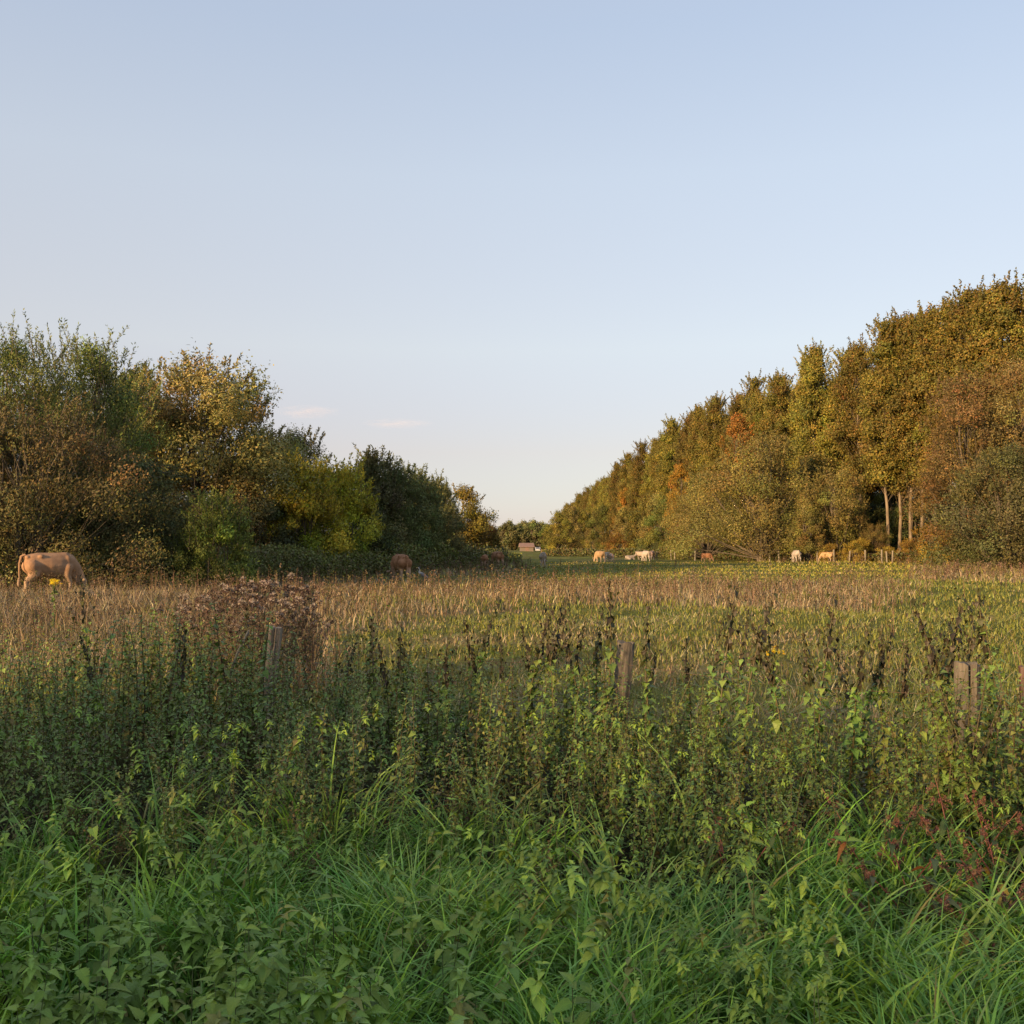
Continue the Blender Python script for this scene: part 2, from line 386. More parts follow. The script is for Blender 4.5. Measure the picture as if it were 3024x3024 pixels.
def make_tree(name, seed, H, Rr, base=.25, kind='round', npuff=90, pr=1.0, N_=20000, LL=.2, LW=.12,
              cols=None, up=.3, shoots=0, shoot_len=1.5, shoot_dir=(-.25, 0, 1), stems=1, trunk_r=.22, bark=None,
              puffcol=.25, fan=False, br=.26, drop=1.1, lobes=.22, limb_leaf=True, inner=.45):
    rng = np.random.default_rng(seed)
    cr = Geo(); tk = Geo()
    zb = base * H
    t = rng.uniform(0, 1, npuff) ** .9
    az = (np.arange(npuff) * 2.39996 + rng.normal(0, .35, npuff))
    lob = 1 + lobes * np.sin(2 * az + rng.uniform(0, 6)) * .6 + lobes * np.sin(3.1 * az + 5 * t + rng.uniform(0, 6)) + rng.normal(0, .07, npuff)
    rad = Rr * prof(kind, t) * lob * rng.uniform(inner, 1, npuff) ** .6
    rad = np.maximum(rad - pr * .5, 0.02)
    cz = zb + t * (H - zb - pr * .8)
    c = np.stack([rad * np.cos(az), rad * np.sin(az), cz], 1)
    pR = pr * rng.uniform(.6, 1.25, npuff) * (1 - .3 * t)
    # limbs
    st = []
    for k in range(stems):
        a = k * 2.4 + rng.uniform(0, 1); sp = 0 if stems == 1 else Rr * rng.uniform(.12, .35)
        ox = 0 if stems == 1 else .18 * stems * .3
        p0 = np.array([ox * math.cos(a), ox * math.sin(a), -.2]); p3 = np.array([sp * math.cos(a), sp * math.sin(a), H * rng.uniform(.78, .93)])
        s = np.linspace(0, 1, 9)[:, None]
        pts = p0 + (p3 - p0) * np.concatenate([s ** 1.3, s ** 1.3, s], 1) + rng.normal(0, .012 * H, (9, 3)) * np.array([1, 1, 0]) * s
        r = trunk_r * (1.25 - 1.1 * s[:, 0]) / (1 if stems == 1 else 1.35); r[0] *= 1.35
        tube(tk, pts, r, 8, (.5, .5, .5))
        st.append((pts, r))
    for i in range(npuff):
        pts, r = st[i % len(st)]
        tz = max(.04, (c[i, 2] - (rad[i] * (drop if not fan else 1.9)) - .03 * H) / H)
        f = min(.92, tz); x = f * 8; k = int(x); p0 = pts[k] + (pts[min(k + 1, 8)] - pts[k]) * (x - k)
        s = np.linspace(0, 1, 6)[:, None]
        mid = (p0 + c[i]) / 2 + np.array([0, 0, -.06 * rad[i]]) + rng.normal(0, .05 * (rad[i] + .2), 3)
        bp = (1 - s) ** 2 * p0 + 2 * s * (1 - s) * mid + s ** 2 * c[i]
        tube(tk, bp, trunk_r * br * (1.1 - .85 * s[:, 0]) * (1 - .4 * f), 4, (.5, .5, .5))
    # leaves
    w_ = pR ** 2.3; w_ /= w_.sum()
    pi = rng.choice(npuff, N_, p=w_)
    rv = norm(rng.normal(0, 1, (N_, 3))); rr = rng.uniform(0, 1, N_) ** .27
    off = rv * rr[:, None] * pR[pi][:, None] * np.array([1, 1, .95])
    # feathery, uneven puffs
    off *= (1 + .45 * np.sin(5 * rv[:, [0]] + 4 * rv[:, [2]] + pi[:, None]) * np.sin(6 * rv[:, [1]] + 2.0 * pi[:, None]))
    off[:, 2] += .25 * np.abs(off[:, 2]) * (up > 0)
    pos = c[pi] + off
    outd = norm(pos * np.array([1, 1, 0]) + 1e-6)
    d = norm(outd * .55 + np.array([0, 0, up]) + rng.normal(0, .6, (N_, 3)))
    nr = norm(rng.normal(0, .55, (N_, 3)) + rv * 1.1 + np.array([0, 0, .25]) + outd * .35)
    d = norm(d - nr * np.sum(d * nr, 1, keepdims=True) * .8)
    pc = np.exp(rng.normal(0, puffcol, (npuff, 1))) * np.exp(rng.normal(0, .08, (npuff, 3)))
    col = pick(rng, cols, N_, .2) * pc[pi]
    leafcloud(cr, pos, d, nr, LL * rng.uniform(.7, 1.3, N_), LW * rng.uniform(.7, 1.3, N_), col)
    # long shoots standing out of the crown
    if shoots:
        a = rng.uniform(0, 6.28, shoots); tt = rng.uniform(.45, 1.0, shoots)
        rs = Rr * prof(kind, tt * .97) * .82
        zz = zb + tt * (H - zb - pr * .6)
        sd = norm(np.array(shoot_dir, float) + rng.normal(0, .22, (shoots, 3)) + .35 * np.stack([np.cos(a), np.sin(a), 0 * a], 1))
        sl = shoot_len * rng.uniform(.5, 1.3, shoots)
        k = 18
        s = np.linspace(0, 1, k)[None, :, None]
        p0 = np.stack([rs * np.cos(a), rs * np.sin(a), zz], 1)
        pts = p0[:, None] + sd[:, None] * sl[:, None, None] * s + np.array([0, 0, -.12]) * sl[:, None, None] * s ** 2
        for i in range(0, shoots):
            tube(tk, pts[i, ::5], .018 * (1.2 - np.linspace(0, 1, 4)), 3, (.5, .5, .5))
        P = pts.reshape(-1, 3); P = np.concatenate([P, P + rng.normal(0, .04, P.shape)]); D_ = np.repeat(sd, k, 0); D_ = np.concatenate([D_, D_])
        n = len(P)
        leafcloud(cr, P, norm(D_ * .8 + rng.normal(0, .6, (n, 3))), rng.normal(0, 1, (n, 3)), LL * rng.uniform(.8, 1.4, n), LW * rng.uniform(.7, 1.2, n), pick(rng, cols, n, .2))
    return cr.mesh(name + '_crown', M_tree), tk.mesh(name + '_trunk', bark or M_bark, True)

def place_tree(meshes, name, label, x, y, sc_=1.0, rz=0.0, group=None, cat='tree', zs=1.0, parts=('crown', 'trunk')):
    t = thing(name, label, cat, (x, y, float(gz(x, y)) - .02), rz, group, (sc_, sc_, sc_ * zs))
    link(parts[0], meshes[0], t); link(parts[1], meshes[1], t)
    return t

# palettes (albedo)
P_pop = [(0.128, 0.1216, 0.0222), (0.1646, 0.1352, 0.0244), (0.0975, 0.1014, 0.0222), (0.1951, 0.1464, 0.0278)]
P_popg = [(0.098, 0.117, 0.024), (0.126, 0.13, 0.0264), (0.077, 0.0936, 0.0216)]
P_wil = [(0.168, 0.1469, 0.0393), (0.21, 0.1652, 0.0465), (0.1329, 0.1224, 0.0341)]
P_gold = [(0.2795, 0.2442, 0.0688), (0.325, 0.2772, 0.0775), (0.221, 0.2112, 0.0625), (0.182, 0.1848, 0.06)]
P_yel = [(0.3609, 0.3331, 0.029), (0.4297, 0.36, 0.0319), (0.275, 0.288, 0.0319)]
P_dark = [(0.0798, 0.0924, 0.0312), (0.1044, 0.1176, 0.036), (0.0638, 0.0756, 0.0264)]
P_shoot = [(0.1258, 0.1513, 0.0363), (0.1572, 0.1727, 0.0407), (0.0961, 0.1151, 0.0319)]
P_brn = [(0.1334, 0.1074, 0.037), (0.1129, 0.1074, 0.0338), (0.0924, 0.0985, 0.0317), (0.1436, 0.1138, 0.037)]
P_brnt = [(0.15, 0.1037, 0.036), (0.125, 0.0976, 0.036), (0.175, 0.1159, 0.036)]
P_or = [(0.2645, 0.1155, 0.02), (0.2185, 0.11, 0.022), (0.299, 0.132, 0.02), (0.1725, 0.11, 0.025)]
P_grey = [(0.0976, 0.1073, 0.0362), (0.1201, 0.1238, 0.0403), (0.0751, 0.0853, 0.0282)]
P_herb = [(.065, .095, .02), (.08, .11, .025), (.05, .075, .018)]

# poplars, right-hand plantation
pop = [make_tree('poplar', 100 + k, 28, 3.2, .30, 'column', 125, 1.2, 36000, .22, .17, P_pop, .5, 60, 1.9, (0, 0, 1), 1, .17, M_pbark, .2, lobes=.28, br=.13, drop=.5) for k in range(3)]
rng = np.random.default_rng(5)
def line_x(y):
    return float(np.interp(y, [60, 95, 112, 125, 150, 200, 700], [95, 62, 54.5, 45.5, 38.5, 33, 30]))
n = 0
y = 84.0
while y < 640:
    if 119 < y < 125.5: y += 5.2; continue
    x = line_x(y) + 2.2 + 1.6 * (n % 2)
    hs = float(np.interp(y, [84, 112, 122, 140, 180, 300, 640], [1.18, 1.12, 1.06, 1.04, 1.02, 1.0, .95])) * rng.uniform(.91, 1.06)
    if 128 < y < 134: hs *= .95
    lab = ('tall golden green poplar in the nearest rank of the right-hand row' if y < 200 else 'distant poplar in the far end of the right-hand row')
    t = place_tree(pop[n % 3], 'poplar_tree', lab, x + rng.uniform(-.8, .8), y, hs, rng.uniform(0, 6.28), 'poplars in the row along the right side of the meadow')
    n += 1
    y += (4.2 if y < 119 else 5.2) if y < 200 else 8.0 if y < 380 else 12
for px, D, lab in [(2622, 121.5, 'poplar with the leftmost of the three bare trunks in the dark gap'), (2655, 122, 'poplar with the middle bare trunk in the dark gap'), (2688, 121, 'poplar with the rightmost bare trunk in the dark gap')]:
    place_tree(pop[n % 3], 'poplar_tree', lab, PX(px, D), D, 1.03, n * 1.1, None, 'tree', 1.0); n += 1
for px, D in [(2738, 119), (2782, 115.5), (2830, 113), (2885, 110), (2930, 108), (2975, 107), (3025, 106)]:
    place_tree(pop[n % 3], 'poplar_tree', 'tall golden green poplar rising behind the brown-leaved tree', PX(px, D), D + 1.5, rng.uniform(1.04, 1.12) * (1 if px < 2900 else .955), n * 1.7, 'poplars behind the brown-leaved tree'); n += 1
# second rank behind
y = 84.0
while y < 330:
    t = place_tree(pop[(n + 1) % 3], 'poplar_tree', 'poplar half hidden behind the front rank on the right', line_x(y) + 11 + rng.uniform(-1.5, 1.5), y, rng.uniform(.95, 1.02), rng.uniform(0, 6.28), 'poplars in the second rank on the right')
    n += 1; y += 5.5 if y < 180 else 8
# third rank, shades the wood
y = 95.0
while y < 220:
    place_tree(pop[(n + 2) % 3], 'poplar_tree', 'poplar deep in the shade of the right-hand plantation', line_x(y) + 20, y, rng.uniform(.8, .9), rng.uniform(0, 6.28), 'poplars deep in the plantation'); n += 1; y += 10

# right-hand front layer
T_wil = make_tree('broad_willow', 201, 16, 8.6, .07, 'dome', 95, 2.0, 42000, .26, .11, P_wil, .2, 60, 1.2, (0, 0, 1), 5, .32, None, .2, lobes=.16)
T_fan = make_tree('fan_willow', 202, 12.5, 5.0, .20, 'vase', 90, 1.2, 22000, .24, .10, P_wil, .6, 40, 1.6, (0, 0, 1), 7, .17, M_bark, .2, fan=True)
T_brn = make_tree('brown_tree', 203, 20, 6.2, .12, 'round', 85, 1.9, 40000, .24, .10, P_brnt, .2, 50, 1.2, (0, 0, 1), 3, .3, None, .18, lobes=.15)
T_gry = make_tree('grey_willow', 204, 10.5, 5.6, .02, 'dome', 65, 1.6, 34000, .22, .10, P_grey, .1, 60, .9, (0, 0, 1), 5, .22, None, .2)
T_or = make_tree('orange_tree', 205, 20, 3.6, .12, 'column', 80, 1.1, 22000, .26, .15, P_or, .2, 10, 1, (0, 0, 1), 2, .2, None, .22)
T_und = [make_tree('understory_tree', 206 + k, 12, 4.2, .04, 'dome', 80, 1.2, 22000, .26, .13, [P_wil, P_pop, P_popg][k], .2, 20, 1, (0, 0, 1), 4, .18, None, .25) for k in range(3)]
T_bush = make_tree('golden_bush', 210, 4.2, 3.2, .0, 'dome', 50, .75, 16000, .18, .10, [(.19, .125, .022), (.16, .12, .025), (.22, .13, .025)], .3, 20, .7, (0, 0, 1), 6, .07, None, .3)
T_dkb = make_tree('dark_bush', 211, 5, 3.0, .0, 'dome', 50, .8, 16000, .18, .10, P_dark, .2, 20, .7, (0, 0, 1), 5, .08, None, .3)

place_tree(T_wil, 'willow_tree', 'broad grey green pollard willow bulging out of the row over two cows', PX(2250, 127), 127, 1.04)
place_tree(T_wil, 'willow_tree', 'low spreading willow left of the broad grey green one', PX(2085, 146), 146, .80, 2.2)
place_tree(T_fan, 'willow_tree', 'pollard willow with a fan of bare stems beside the dark gap', PX(2470, 122), 122, .92, .6)
place_tree(T_fan, 'willow_tree', 'small pollard willow with arching pale stems in front of the poplar trunks', PX(2580, 121), 121, .38, 2.6)
place_tree(T_und[0], 'willow_tree', 'low drooping willow between the stout trunk and the fan-stemmed willow', PX(2385, 119), 119, .56, 1.9)
place_tree(T_brn, 'broadleaf_tree', 'tall brown-leaved tree rising before the poplars at the right', PX(2870, 98), 98, .96, .5)
place_tree(T_brn, 'broadleaf_tree', 'brown-leaved tree at the right edge of the photo', PX(3040, 96), 96, 1.02, 3.1)
place_tree(T_gry, 'willow_tree', 'dark grey green willow bush reaching the ground at the right edge', PX(2975, 82), 82, .98, .3)
place_tree(T_gry, 'willow_tree', 'dark willow outside the right edge of the photo', PX(3330, 80), 80, .95, 2.3)
place_tree(T_or, 'autumn_tree', 'orange-leaved tree high in the row above the broad willow', PX(2185, 150), 150, 1.08, .3)
place_tree(T_or, 'autumn_tree', 'orange-leaved tree in the middle of the far row', PX(2010, 190), 190, .86, 1.4)
place_tree(T_or, 'autumn_tree', 'small orange tree furthest along the right-hand row', PX(1850, 300), 300, .95, 2.9)
place_tree(T_bush, 'autumn_bush', 'small orange bush at the foot of the far row', PX(1822, 236), 236, 1.15, 2.9, None, 'bush')
for px, D, s, lab in [(2520, 117, .55, 'low golden bush left of the dark gap behind the fence posts'), (2690, 114, .6, 'low golden bush right of the bare trunks behind the fence posts'), (2850, 100, .8, 'golden bush beside the grey green willow bush'), (2450, 118, .5, 'golden bush behind the golden cow'), (2745, 118, 1.0, 'golden thicket bush right of the poplar trunks'), (2790, 106, .8, 'golden bramble bush sloping down to the meadow at the right'), (2625, 117, .42, 'low golden bush at the foot of the bare poplar trunks'),
                      (2540, 120, .65, 'low golden bush at the foot of the fan-stemmed willow'), (2790, 111, .95, 'golden bush below the brown-leaved tree')]:
    place_tree(T_bush, 'golden_bush', lab, PX(px, D), D, s, px * .7, None, 'bush')
und_lab = ['olive willow', 'yellow green understory tree', 'dark green understory tree']
for i, y in enumerate(range(88, 262, 8)):
    for dx in (7, 15, 26):
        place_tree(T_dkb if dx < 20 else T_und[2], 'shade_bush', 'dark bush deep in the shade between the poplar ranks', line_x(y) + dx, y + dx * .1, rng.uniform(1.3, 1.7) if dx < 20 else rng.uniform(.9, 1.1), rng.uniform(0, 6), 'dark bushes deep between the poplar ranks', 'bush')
k = 0
for y in [136, 150, 163, 176, 188, 201, 215, 232, 250, 272, 300, 335, 375, 420, 480, 560]:
    x = line_x(y) - 2.0 + rng.uniform(-1.2, .6)
    place_tree(T_und[k % 3], 'understory_tree', und_lab[k % 3] + ' along the foot of the right-hand poplars', x, y, rng.uniform(.85, 1.3) * (1 + max(0, y - 250) / 600), rng.uniform(0, 6), und_lab[k % 3] + 's edging the poplar row'); k += 1
for y in [128, 140, 155, 170, 186, 205, 228]:
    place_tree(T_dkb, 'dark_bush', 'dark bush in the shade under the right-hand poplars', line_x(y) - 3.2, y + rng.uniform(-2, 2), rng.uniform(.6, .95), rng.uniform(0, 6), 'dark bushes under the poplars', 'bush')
for px, D, s, kx in [(1690, 420, 1.5, 0), (1648, 330, 1.12, 1), (1672, 350, 1.25, 0), (1618, 430, .95, 2)]:
    place_tree(T_und[kx], 'broadleaf_tree', {1690: 'rounded tree where the right-hand row ends', 1648: 'brownish tree left of the end of the right-hand row', 1672: 'tallest tree at the far end of the right-hand row', 1618: 'small far tree right of the brown shed'}[px], PX(px, D), D, s, px)

# left side
T_A = make_tree('tall_willow', 301, 12.6, 5.2, .04, 'dome', 240, 1.0, 66000, .16, .055, P_shoot, .9, 220, 2.0, (-.35, .0, 1), 7, .22, None, .25, lobes=.25, inner=.25)
T_A2 = make_tree('shoot_willow', 302, 12.9, 3.4, .05, 'vase', 120, .9, 34000, .17, .06, P_shoot, .9, 120, 1.9, (.05, .0, 1), 5, .16, None, .2, inner=.25)
T_Ab = make_tree('brown_thicket', 303, 7.5, 4.6, .0, 'dome', 150, .9, 50000, .12, .05, P_brn, .7, 160, 1.3, (-.1, .0, 1), 9, .08, None, .25)
T_Ad = make_tree('hanging_bush', 304, 6.2, 3.2, .0, 'dome', 110, .8, 24000, .16, .06, P_dark, -.5, 60, .9, (.5, .0, .1), 6, .08, None, .35)
T_B = make_tree('golden_willow', 305, 13.8, 5.3, .17, 'egg', 80, 1.7, 76000, .19, .10, P_gold, .4, 90, 1.1, (0, .0, 1), 4, .22, None, .16, lobes=.3, inner=.5)
T_C = make_tree('grey_tree', 306, 13, 3.4, .12, 'round', 90, 1.3, 26000, .2, .09, P_grey, .3, 30, 1.0, (0, .0, 1), 3, .2, None, .2)
T_D = make_tree('yellow_bush', 307, 7.2, 2.7, .0, 'dome', 45, .95, 28000, .18, .08, P_yel, 1.0, 110, 1.2, (.1, .0, 1), 7, .07, None, .2)
T_E = make_tree('dark_willow', 308, 9.2, 3.0, .0, 'dome', 60, 1.05, 26000, .2, .09, [(.11, .125, .042), (.135, .145, .048), (.09, .105, .036)], .8, 90, 1.3, (.05, .0, 1), 5, .1, None, .2)
T_El = make_tree('olive_willow', 309, 9.2, 2.8, .0, 'dome', 60, 1.05, 24000, .2, .09, [(.09, .085, .03), (.11, .10, .035), (.07, .075, .028)], .8, 90, 1.3, (-.1, .0, 1), 5, .1, None, .2)
T_F = make_tree('golden_tree', 310, 9.4, 3.1, .02, 'round', 48, 1.3, 24000, .22, .12, [(.19, .15, .022), (.16, .12, .028), (.22, .17, .025), (.12, .10, .03)], .3, 20, .8, (0, .0, 1), 3, .14, None, .25)
T_H = make_tree('light_bush', 311, 3.9, 1.6, .0, 'dome', 60, .5, 18000, .11, .05, [(.17, .23, .04), (.20, .25, .05), (.14, .19, .04)], 1.0, 120, .9, (.05, .0, 1), 7, .035, None, .2)
T_far = make_tree('far_tree', 312, 12, 5.5, .02, 'dome', 60, 1.6, 12000, .5, .35, [(.10, .105, .035), (.085, .095, .035), (.12, .115, .04)], .2, 0, 1, (0, 0, 1), 3, .2, None, .25)

place_tree(T_A, 'willow_tree', 'tall dark willow with long windblown shoots at the left edge', PX(10, 44), 44, .88, 0)
place_tree(T_A2, 'willow_tree', 'slender upright willow with bristling shoots right of the tallest left willow', PX(265, 49), 49, .92, .0)
place_tree(T_A2, 'willow_tree', 'dark slender willow standing behind its bristling neighbour', PX(345, 56), 56, .88, 2.0)
place_tree(T_Ab, 'thicket_bush', 'reddish brown thicket of upright stems behind the grazing near cow', PX(70, 39.5), 39.5, 1.0, .0, None, 'bush')
place_tree(T_Ab, 'thicket_bush', 'reddish brown thicket at the left edge behind the cow', PX(-230, 39), 39, 1.0, 1.6, None, 'bush')
place_tree(T_Ab, 'thicket_bush', 'olive brown thicket below the slender upright willow', PX(250, 43.5), 43.5, .82, 3.1, None, 'bush')
place_tree(T_Ad, 'drooping_bush', 'dark domed bush with foliage combed downward to the right', PX(408, 45), 45, .98, .0, None, 'bush')
pl = make_tree('small_poplar', 313, 16, 2.6, .2, 'column', 70, 1.1, 14000, .24, .18, P_popg, .5, 20, 1.0, (0, 0, 1), 1, .18, M_pbark, .15)
place_tree(pl, 'poplar_tree', 'green poplar top showing between the dark willow and the golden willow', PX(392, 80), 80, 1.0)
place_tree(pl, 'poplar_tree', 'poplar outside the left edge behind the willows', PX(140, 84), 84, .95, 2)
place_tree(T_B, 'willow_tree', 'large golden brown willow with gaps of sky on the left side', PX(590, 62), 62, 1.0, 2.4)
place_tree(T_B, 'willow_tree', 'smaller olive willow clinging to the right flank of the golden one', PX(760, 68), 68, .74, 2.7)
place_tree(T_C, 'broadleaf_tree', 'grey green round tree behind the yellow bush', PX(888, 92), 92, .99)
place_tree(T_D, 'yellow_bush', 'bright yellow green bush at the centre left', PX(898, 62), 62, .98, 0, None, 'bush')
place_tree(T_D, 'yellow_bush', 'taller yellow green bush beside the dark willow clump', PX(1012, 66), 66, 1.0, 2.0, None, 'bush')
place_tree(T_El, 'willow_tree', 'olive willow at the sunlit left end of the dark clump', PX(1098, 77), 77, 1.0)
for px, D, s, lab in [(1168, 80, .93, 'tallest dark willow in the middle of the clump'), (1225, 85, .92, 'dark willow second from the right in the clump'), (1272, 92, .89, 'dark willow sloping down at the right end of the clump'), (1292, 104, .93, 'dark green willow peeping out behind the clump')]:
    place_tree(T_E, 'willow_tree', lab, PX(px, D), D, s, px)
place_tree(T_F, 'golden_tree', 'rounded golden tree at the right end of the left-hand trees', PX(1372, 120), 120, 1.0, 0, None, 'tree')
place_tree(T_F, 'golden_tree', 'lower golden tree at the outer right flank of the left-hand trees', PX(1422, 128), 128, .66, 2.2, None, 'tree')
place_tree(T_und[2], 'broadleaf_tree', 'dark green tree just behind the rounded golden tree', PX(1308, 135), 135, .84, 1.2)
place_tree(T_H, 'light_green_bush', 'light green bush of upright shoots in front of the golden willow', PX(640, 42.5), 42.5, 1.0, 0, None, 'bush')
place_tree(T_H, 'light_green_bush', 'small light green bush left of the upright-shoot bush', PX(560, 44), 44, .62, 1.3, None, 'bush')
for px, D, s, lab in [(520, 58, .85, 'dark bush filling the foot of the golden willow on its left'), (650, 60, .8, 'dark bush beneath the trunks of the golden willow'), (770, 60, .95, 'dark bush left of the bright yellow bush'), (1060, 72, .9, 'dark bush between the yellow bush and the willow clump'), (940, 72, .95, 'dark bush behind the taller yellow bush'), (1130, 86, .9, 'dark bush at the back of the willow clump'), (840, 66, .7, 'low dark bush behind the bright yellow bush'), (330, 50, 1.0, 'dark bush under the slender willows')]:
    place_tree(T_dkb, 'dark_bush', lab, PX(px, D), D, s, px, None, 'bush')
rng = np.random.default_rng(9)
for i, px in enumerate([1425, 1452, 1480, 1505, 1530, 1552, 1575, 1600, 1625, 1650, 1690, 1740]):
    D = 440 + 50 * (i % 3)
    place_tree(T_far, 'distant_tree', 'distant rounded tree closing the far end of the meadow', PX(px, D), D, rng.uniform(.85, 1.15), i * 1.3, 'distant trees at the far end of the meadow')
for i, px in enumerate([1400, 1460, 1500, 1545, 1565, 1605, 1640, 1680]):
    D = 760 + 30 * (i % 3)
    place_tree(T_far, 'distant_tree', 'hazy tree on the rise beyond the far end of the meadow', PX(px, D), D, [1.5, 1.35, 1.5, 1.72, 1.7, 1.65, 1.5, 1.5][i], i * 2.1, 'hazy trees on the rise beyond')
# unseen bushes added left of the viewer, sized to shade the near bank
for i in range(11):
    place_tree(T_dkb, 'unseen_shading_bush', 'unseen bush added left of the viewer to shade the near bank', -12.5 + rng.uniform(-1, 1), -27 + i * 2.5, rng.uniform(.80, 1.02), i, 'unseen shading bushes added left of the viewer', 'bush')

# ------------------------------------------------------------------ far shed and car
def box(g, x0, x1, y0, y1, z0, z1, col=(.5, .5, .5)):
    v = [(x0, y0, z0), (x1, y0, z0), (x1, y1, z0), (x0, y1, z0), (x0, y0, z1), (x1, y0, z1), (x1, y1, z1), (x0, y1, z1)]
    g.add(v, [(0, 3, 2, 1), (4, 5, 6, 7), (0, 1, 5, 4), (1, 2, 6, 5), (2, 3, 7, 6), (3, 0, 4, 7)], None, col)
def simple_mat(name, col, rough=.6, metal=0.0):
    return mat_bark(name, tuple(c * .8 for c in col), tuple(min(1, c * 1.15) for c in col), 3, 1, rough, .1)
M_roof = simple_mat('brown_roof', (.20, .13, .10)); M_wall = simple_mat('pale_wall', (.16, .13, .10)); M_white = simple_mat('white_paint', (.42, .43, .45), .4)
M_glass = simple_mat('dark_glass', (.03, .04, .05), .1); M_tyre = simple_mat('tyre_rubber', (.02, .02, .02), .8)
D = 360; x0 = PX(1540, D)
sh = thing('shed', 'low brown-roofed shed at the far end of the meadow', 'shed', (x0, D, -.25), .1)
g = Geo(); box(g, -.2, 4.2, 0, 4, 0, 1.7); link('wall', g.mesh('shed_wall', M_wall), sh)
g = Geo(); g.add([(-.6, -.5, 1.65), (4.6, -.5, 1.65), (4.6, 2, 3.0), (-.6, 2, 3.0), (4.6, 4.5, 1.65), (-.6, 4.5, 1.65), (-.6, -.5, 1.5), (4.6, -.5, 1.5), (4.6, 4.5, 1.5), (-.6, 4.5, 1.5)],
      [(0, 1, 2, 3), (3, 2, 4, 5), (6, 7, 1, 0), (8, 9, 5, 4), (6, 9, 8, 7)], [(0, 3, 5), (1, 4, 2)]); g.add([(-.6, -.5, 1.5), (-.6, 4.5, 1.5), (-.6, 4.5, 1.65), (-.6, -.5, 1.65), (4.6, -.5, 1.5), (4.6, 4.5, 1.5), (4.6, 4.5, 1.65), (4.6, -.5, 1.65)], [(0, 3, 2, 1), (4, 5, 6, 7)])
link('roof', g.mesh('shed_roof', M_roof), sh)
g = Geo(); box(g, 1.4, 2.6, -.05, -.004, 0, 1.4); link('door', g.mesh('shed_door', M_roof), sh)
D = 350
car = thing('parked_car', 'white car parked right of the far brown-roofed shed', 'car', (PX(1588, D), D, -.25), 0)
g = Geo()
prf = [(-2.1, .35), (-2.15, .8), (-1.3, .95), (-.7, 1.45), (1.0, 1.5), (1.8, 1.0), (2.15, .9), (2.15, .35)]
v = [(x, y, z) for x in (-.85, .85) for (y, z) in prf]; n = len(prf)
g.add(v, [(i, (i + 1) % n, (i + 1) % n + n, i + n) for i in range(n)], [(0, i + 1, i) for i in range(1, n - 1)] + [(n, n + i, n + i + 1) for i in range(1, n - 1)])
link('body', g.mesh('car_body', M_white), car)
g = Geo(); g.add([(-.7, -1.22, 1.02), (.7, -1.22, 1.02), (.62, -.76, 1.42), (-.62, -.76, 1.42)], [(0, 1, 2, 3)]); link('windscreen', g.mesh('car_windscreen', M_glass), car)
gw = Geo(); tube(gw, [(-.1, 0, 0), (.1, 0, 0)], .32, 12, cap=True); mw = gw.mesh('car_wheel', M_tyre)
for sx in (-.8, .8):
    for sy in (-1.35, 1.35): link('wheel', mw, car, (sx, sy, .32))

# ------------------------------------------------------------------ cattle
def remesh_body(name, balls, voxel=.035, smooth_it=3):
    bm = bmesh.new()
    for (p, r) in balls:
        rx = r if hasattr(r, '__len__') else (r, r, r)
        mtx = Matrix.Translation(p) @ Matrix.Diagonal((*rx, 1))
        bmesh.ops.create_icosphere(bm, subdivisions=2, radius=1.0, matrix=mtx)
    me = bpy.data.meshes.new(name); bm.to_mesh(me); bm.free()
    o = bpy.data.objects.new('tmp', me); COL.objects.link(o)
    md = o.modifiers.new('r', 'REMESH'); md.mode = 'VOXEL'; md.voxel_size = voxel; md.use_smooth_shade = True
    ms = o.modifiers.new('s', 'SMOOTH'); ms.factor = .5; ms.iterations = smooth_it
    dg = bpy.context.evaluated_depsgraph_get()
    me2 = bpy.data.meshes.new_from_object(o.evaluated_get(dg))
    bpy.data.objects.remove(o); bpy.data.meshes.remove(me)
    me2.name = name
    for p in me2.polygons: p.use_smooth = True
    return me2
def chain(pts, rads, step=.35):
    out_ = []
    for (a, ra), (b_, rb) in zip(zip(pts, rads), zip(pts[1:], rads[1:])):
        a = Vector(a); b_ = Vector(b_); n_ = max(2, int((b_ - a).length / (min(ra, rb) * step)) + 1)
        for k in range(n_):
            s = k / (n_ - 1); out_.append((a.lerp(b_, s), ra + (rb - ra) * s))
    return out_
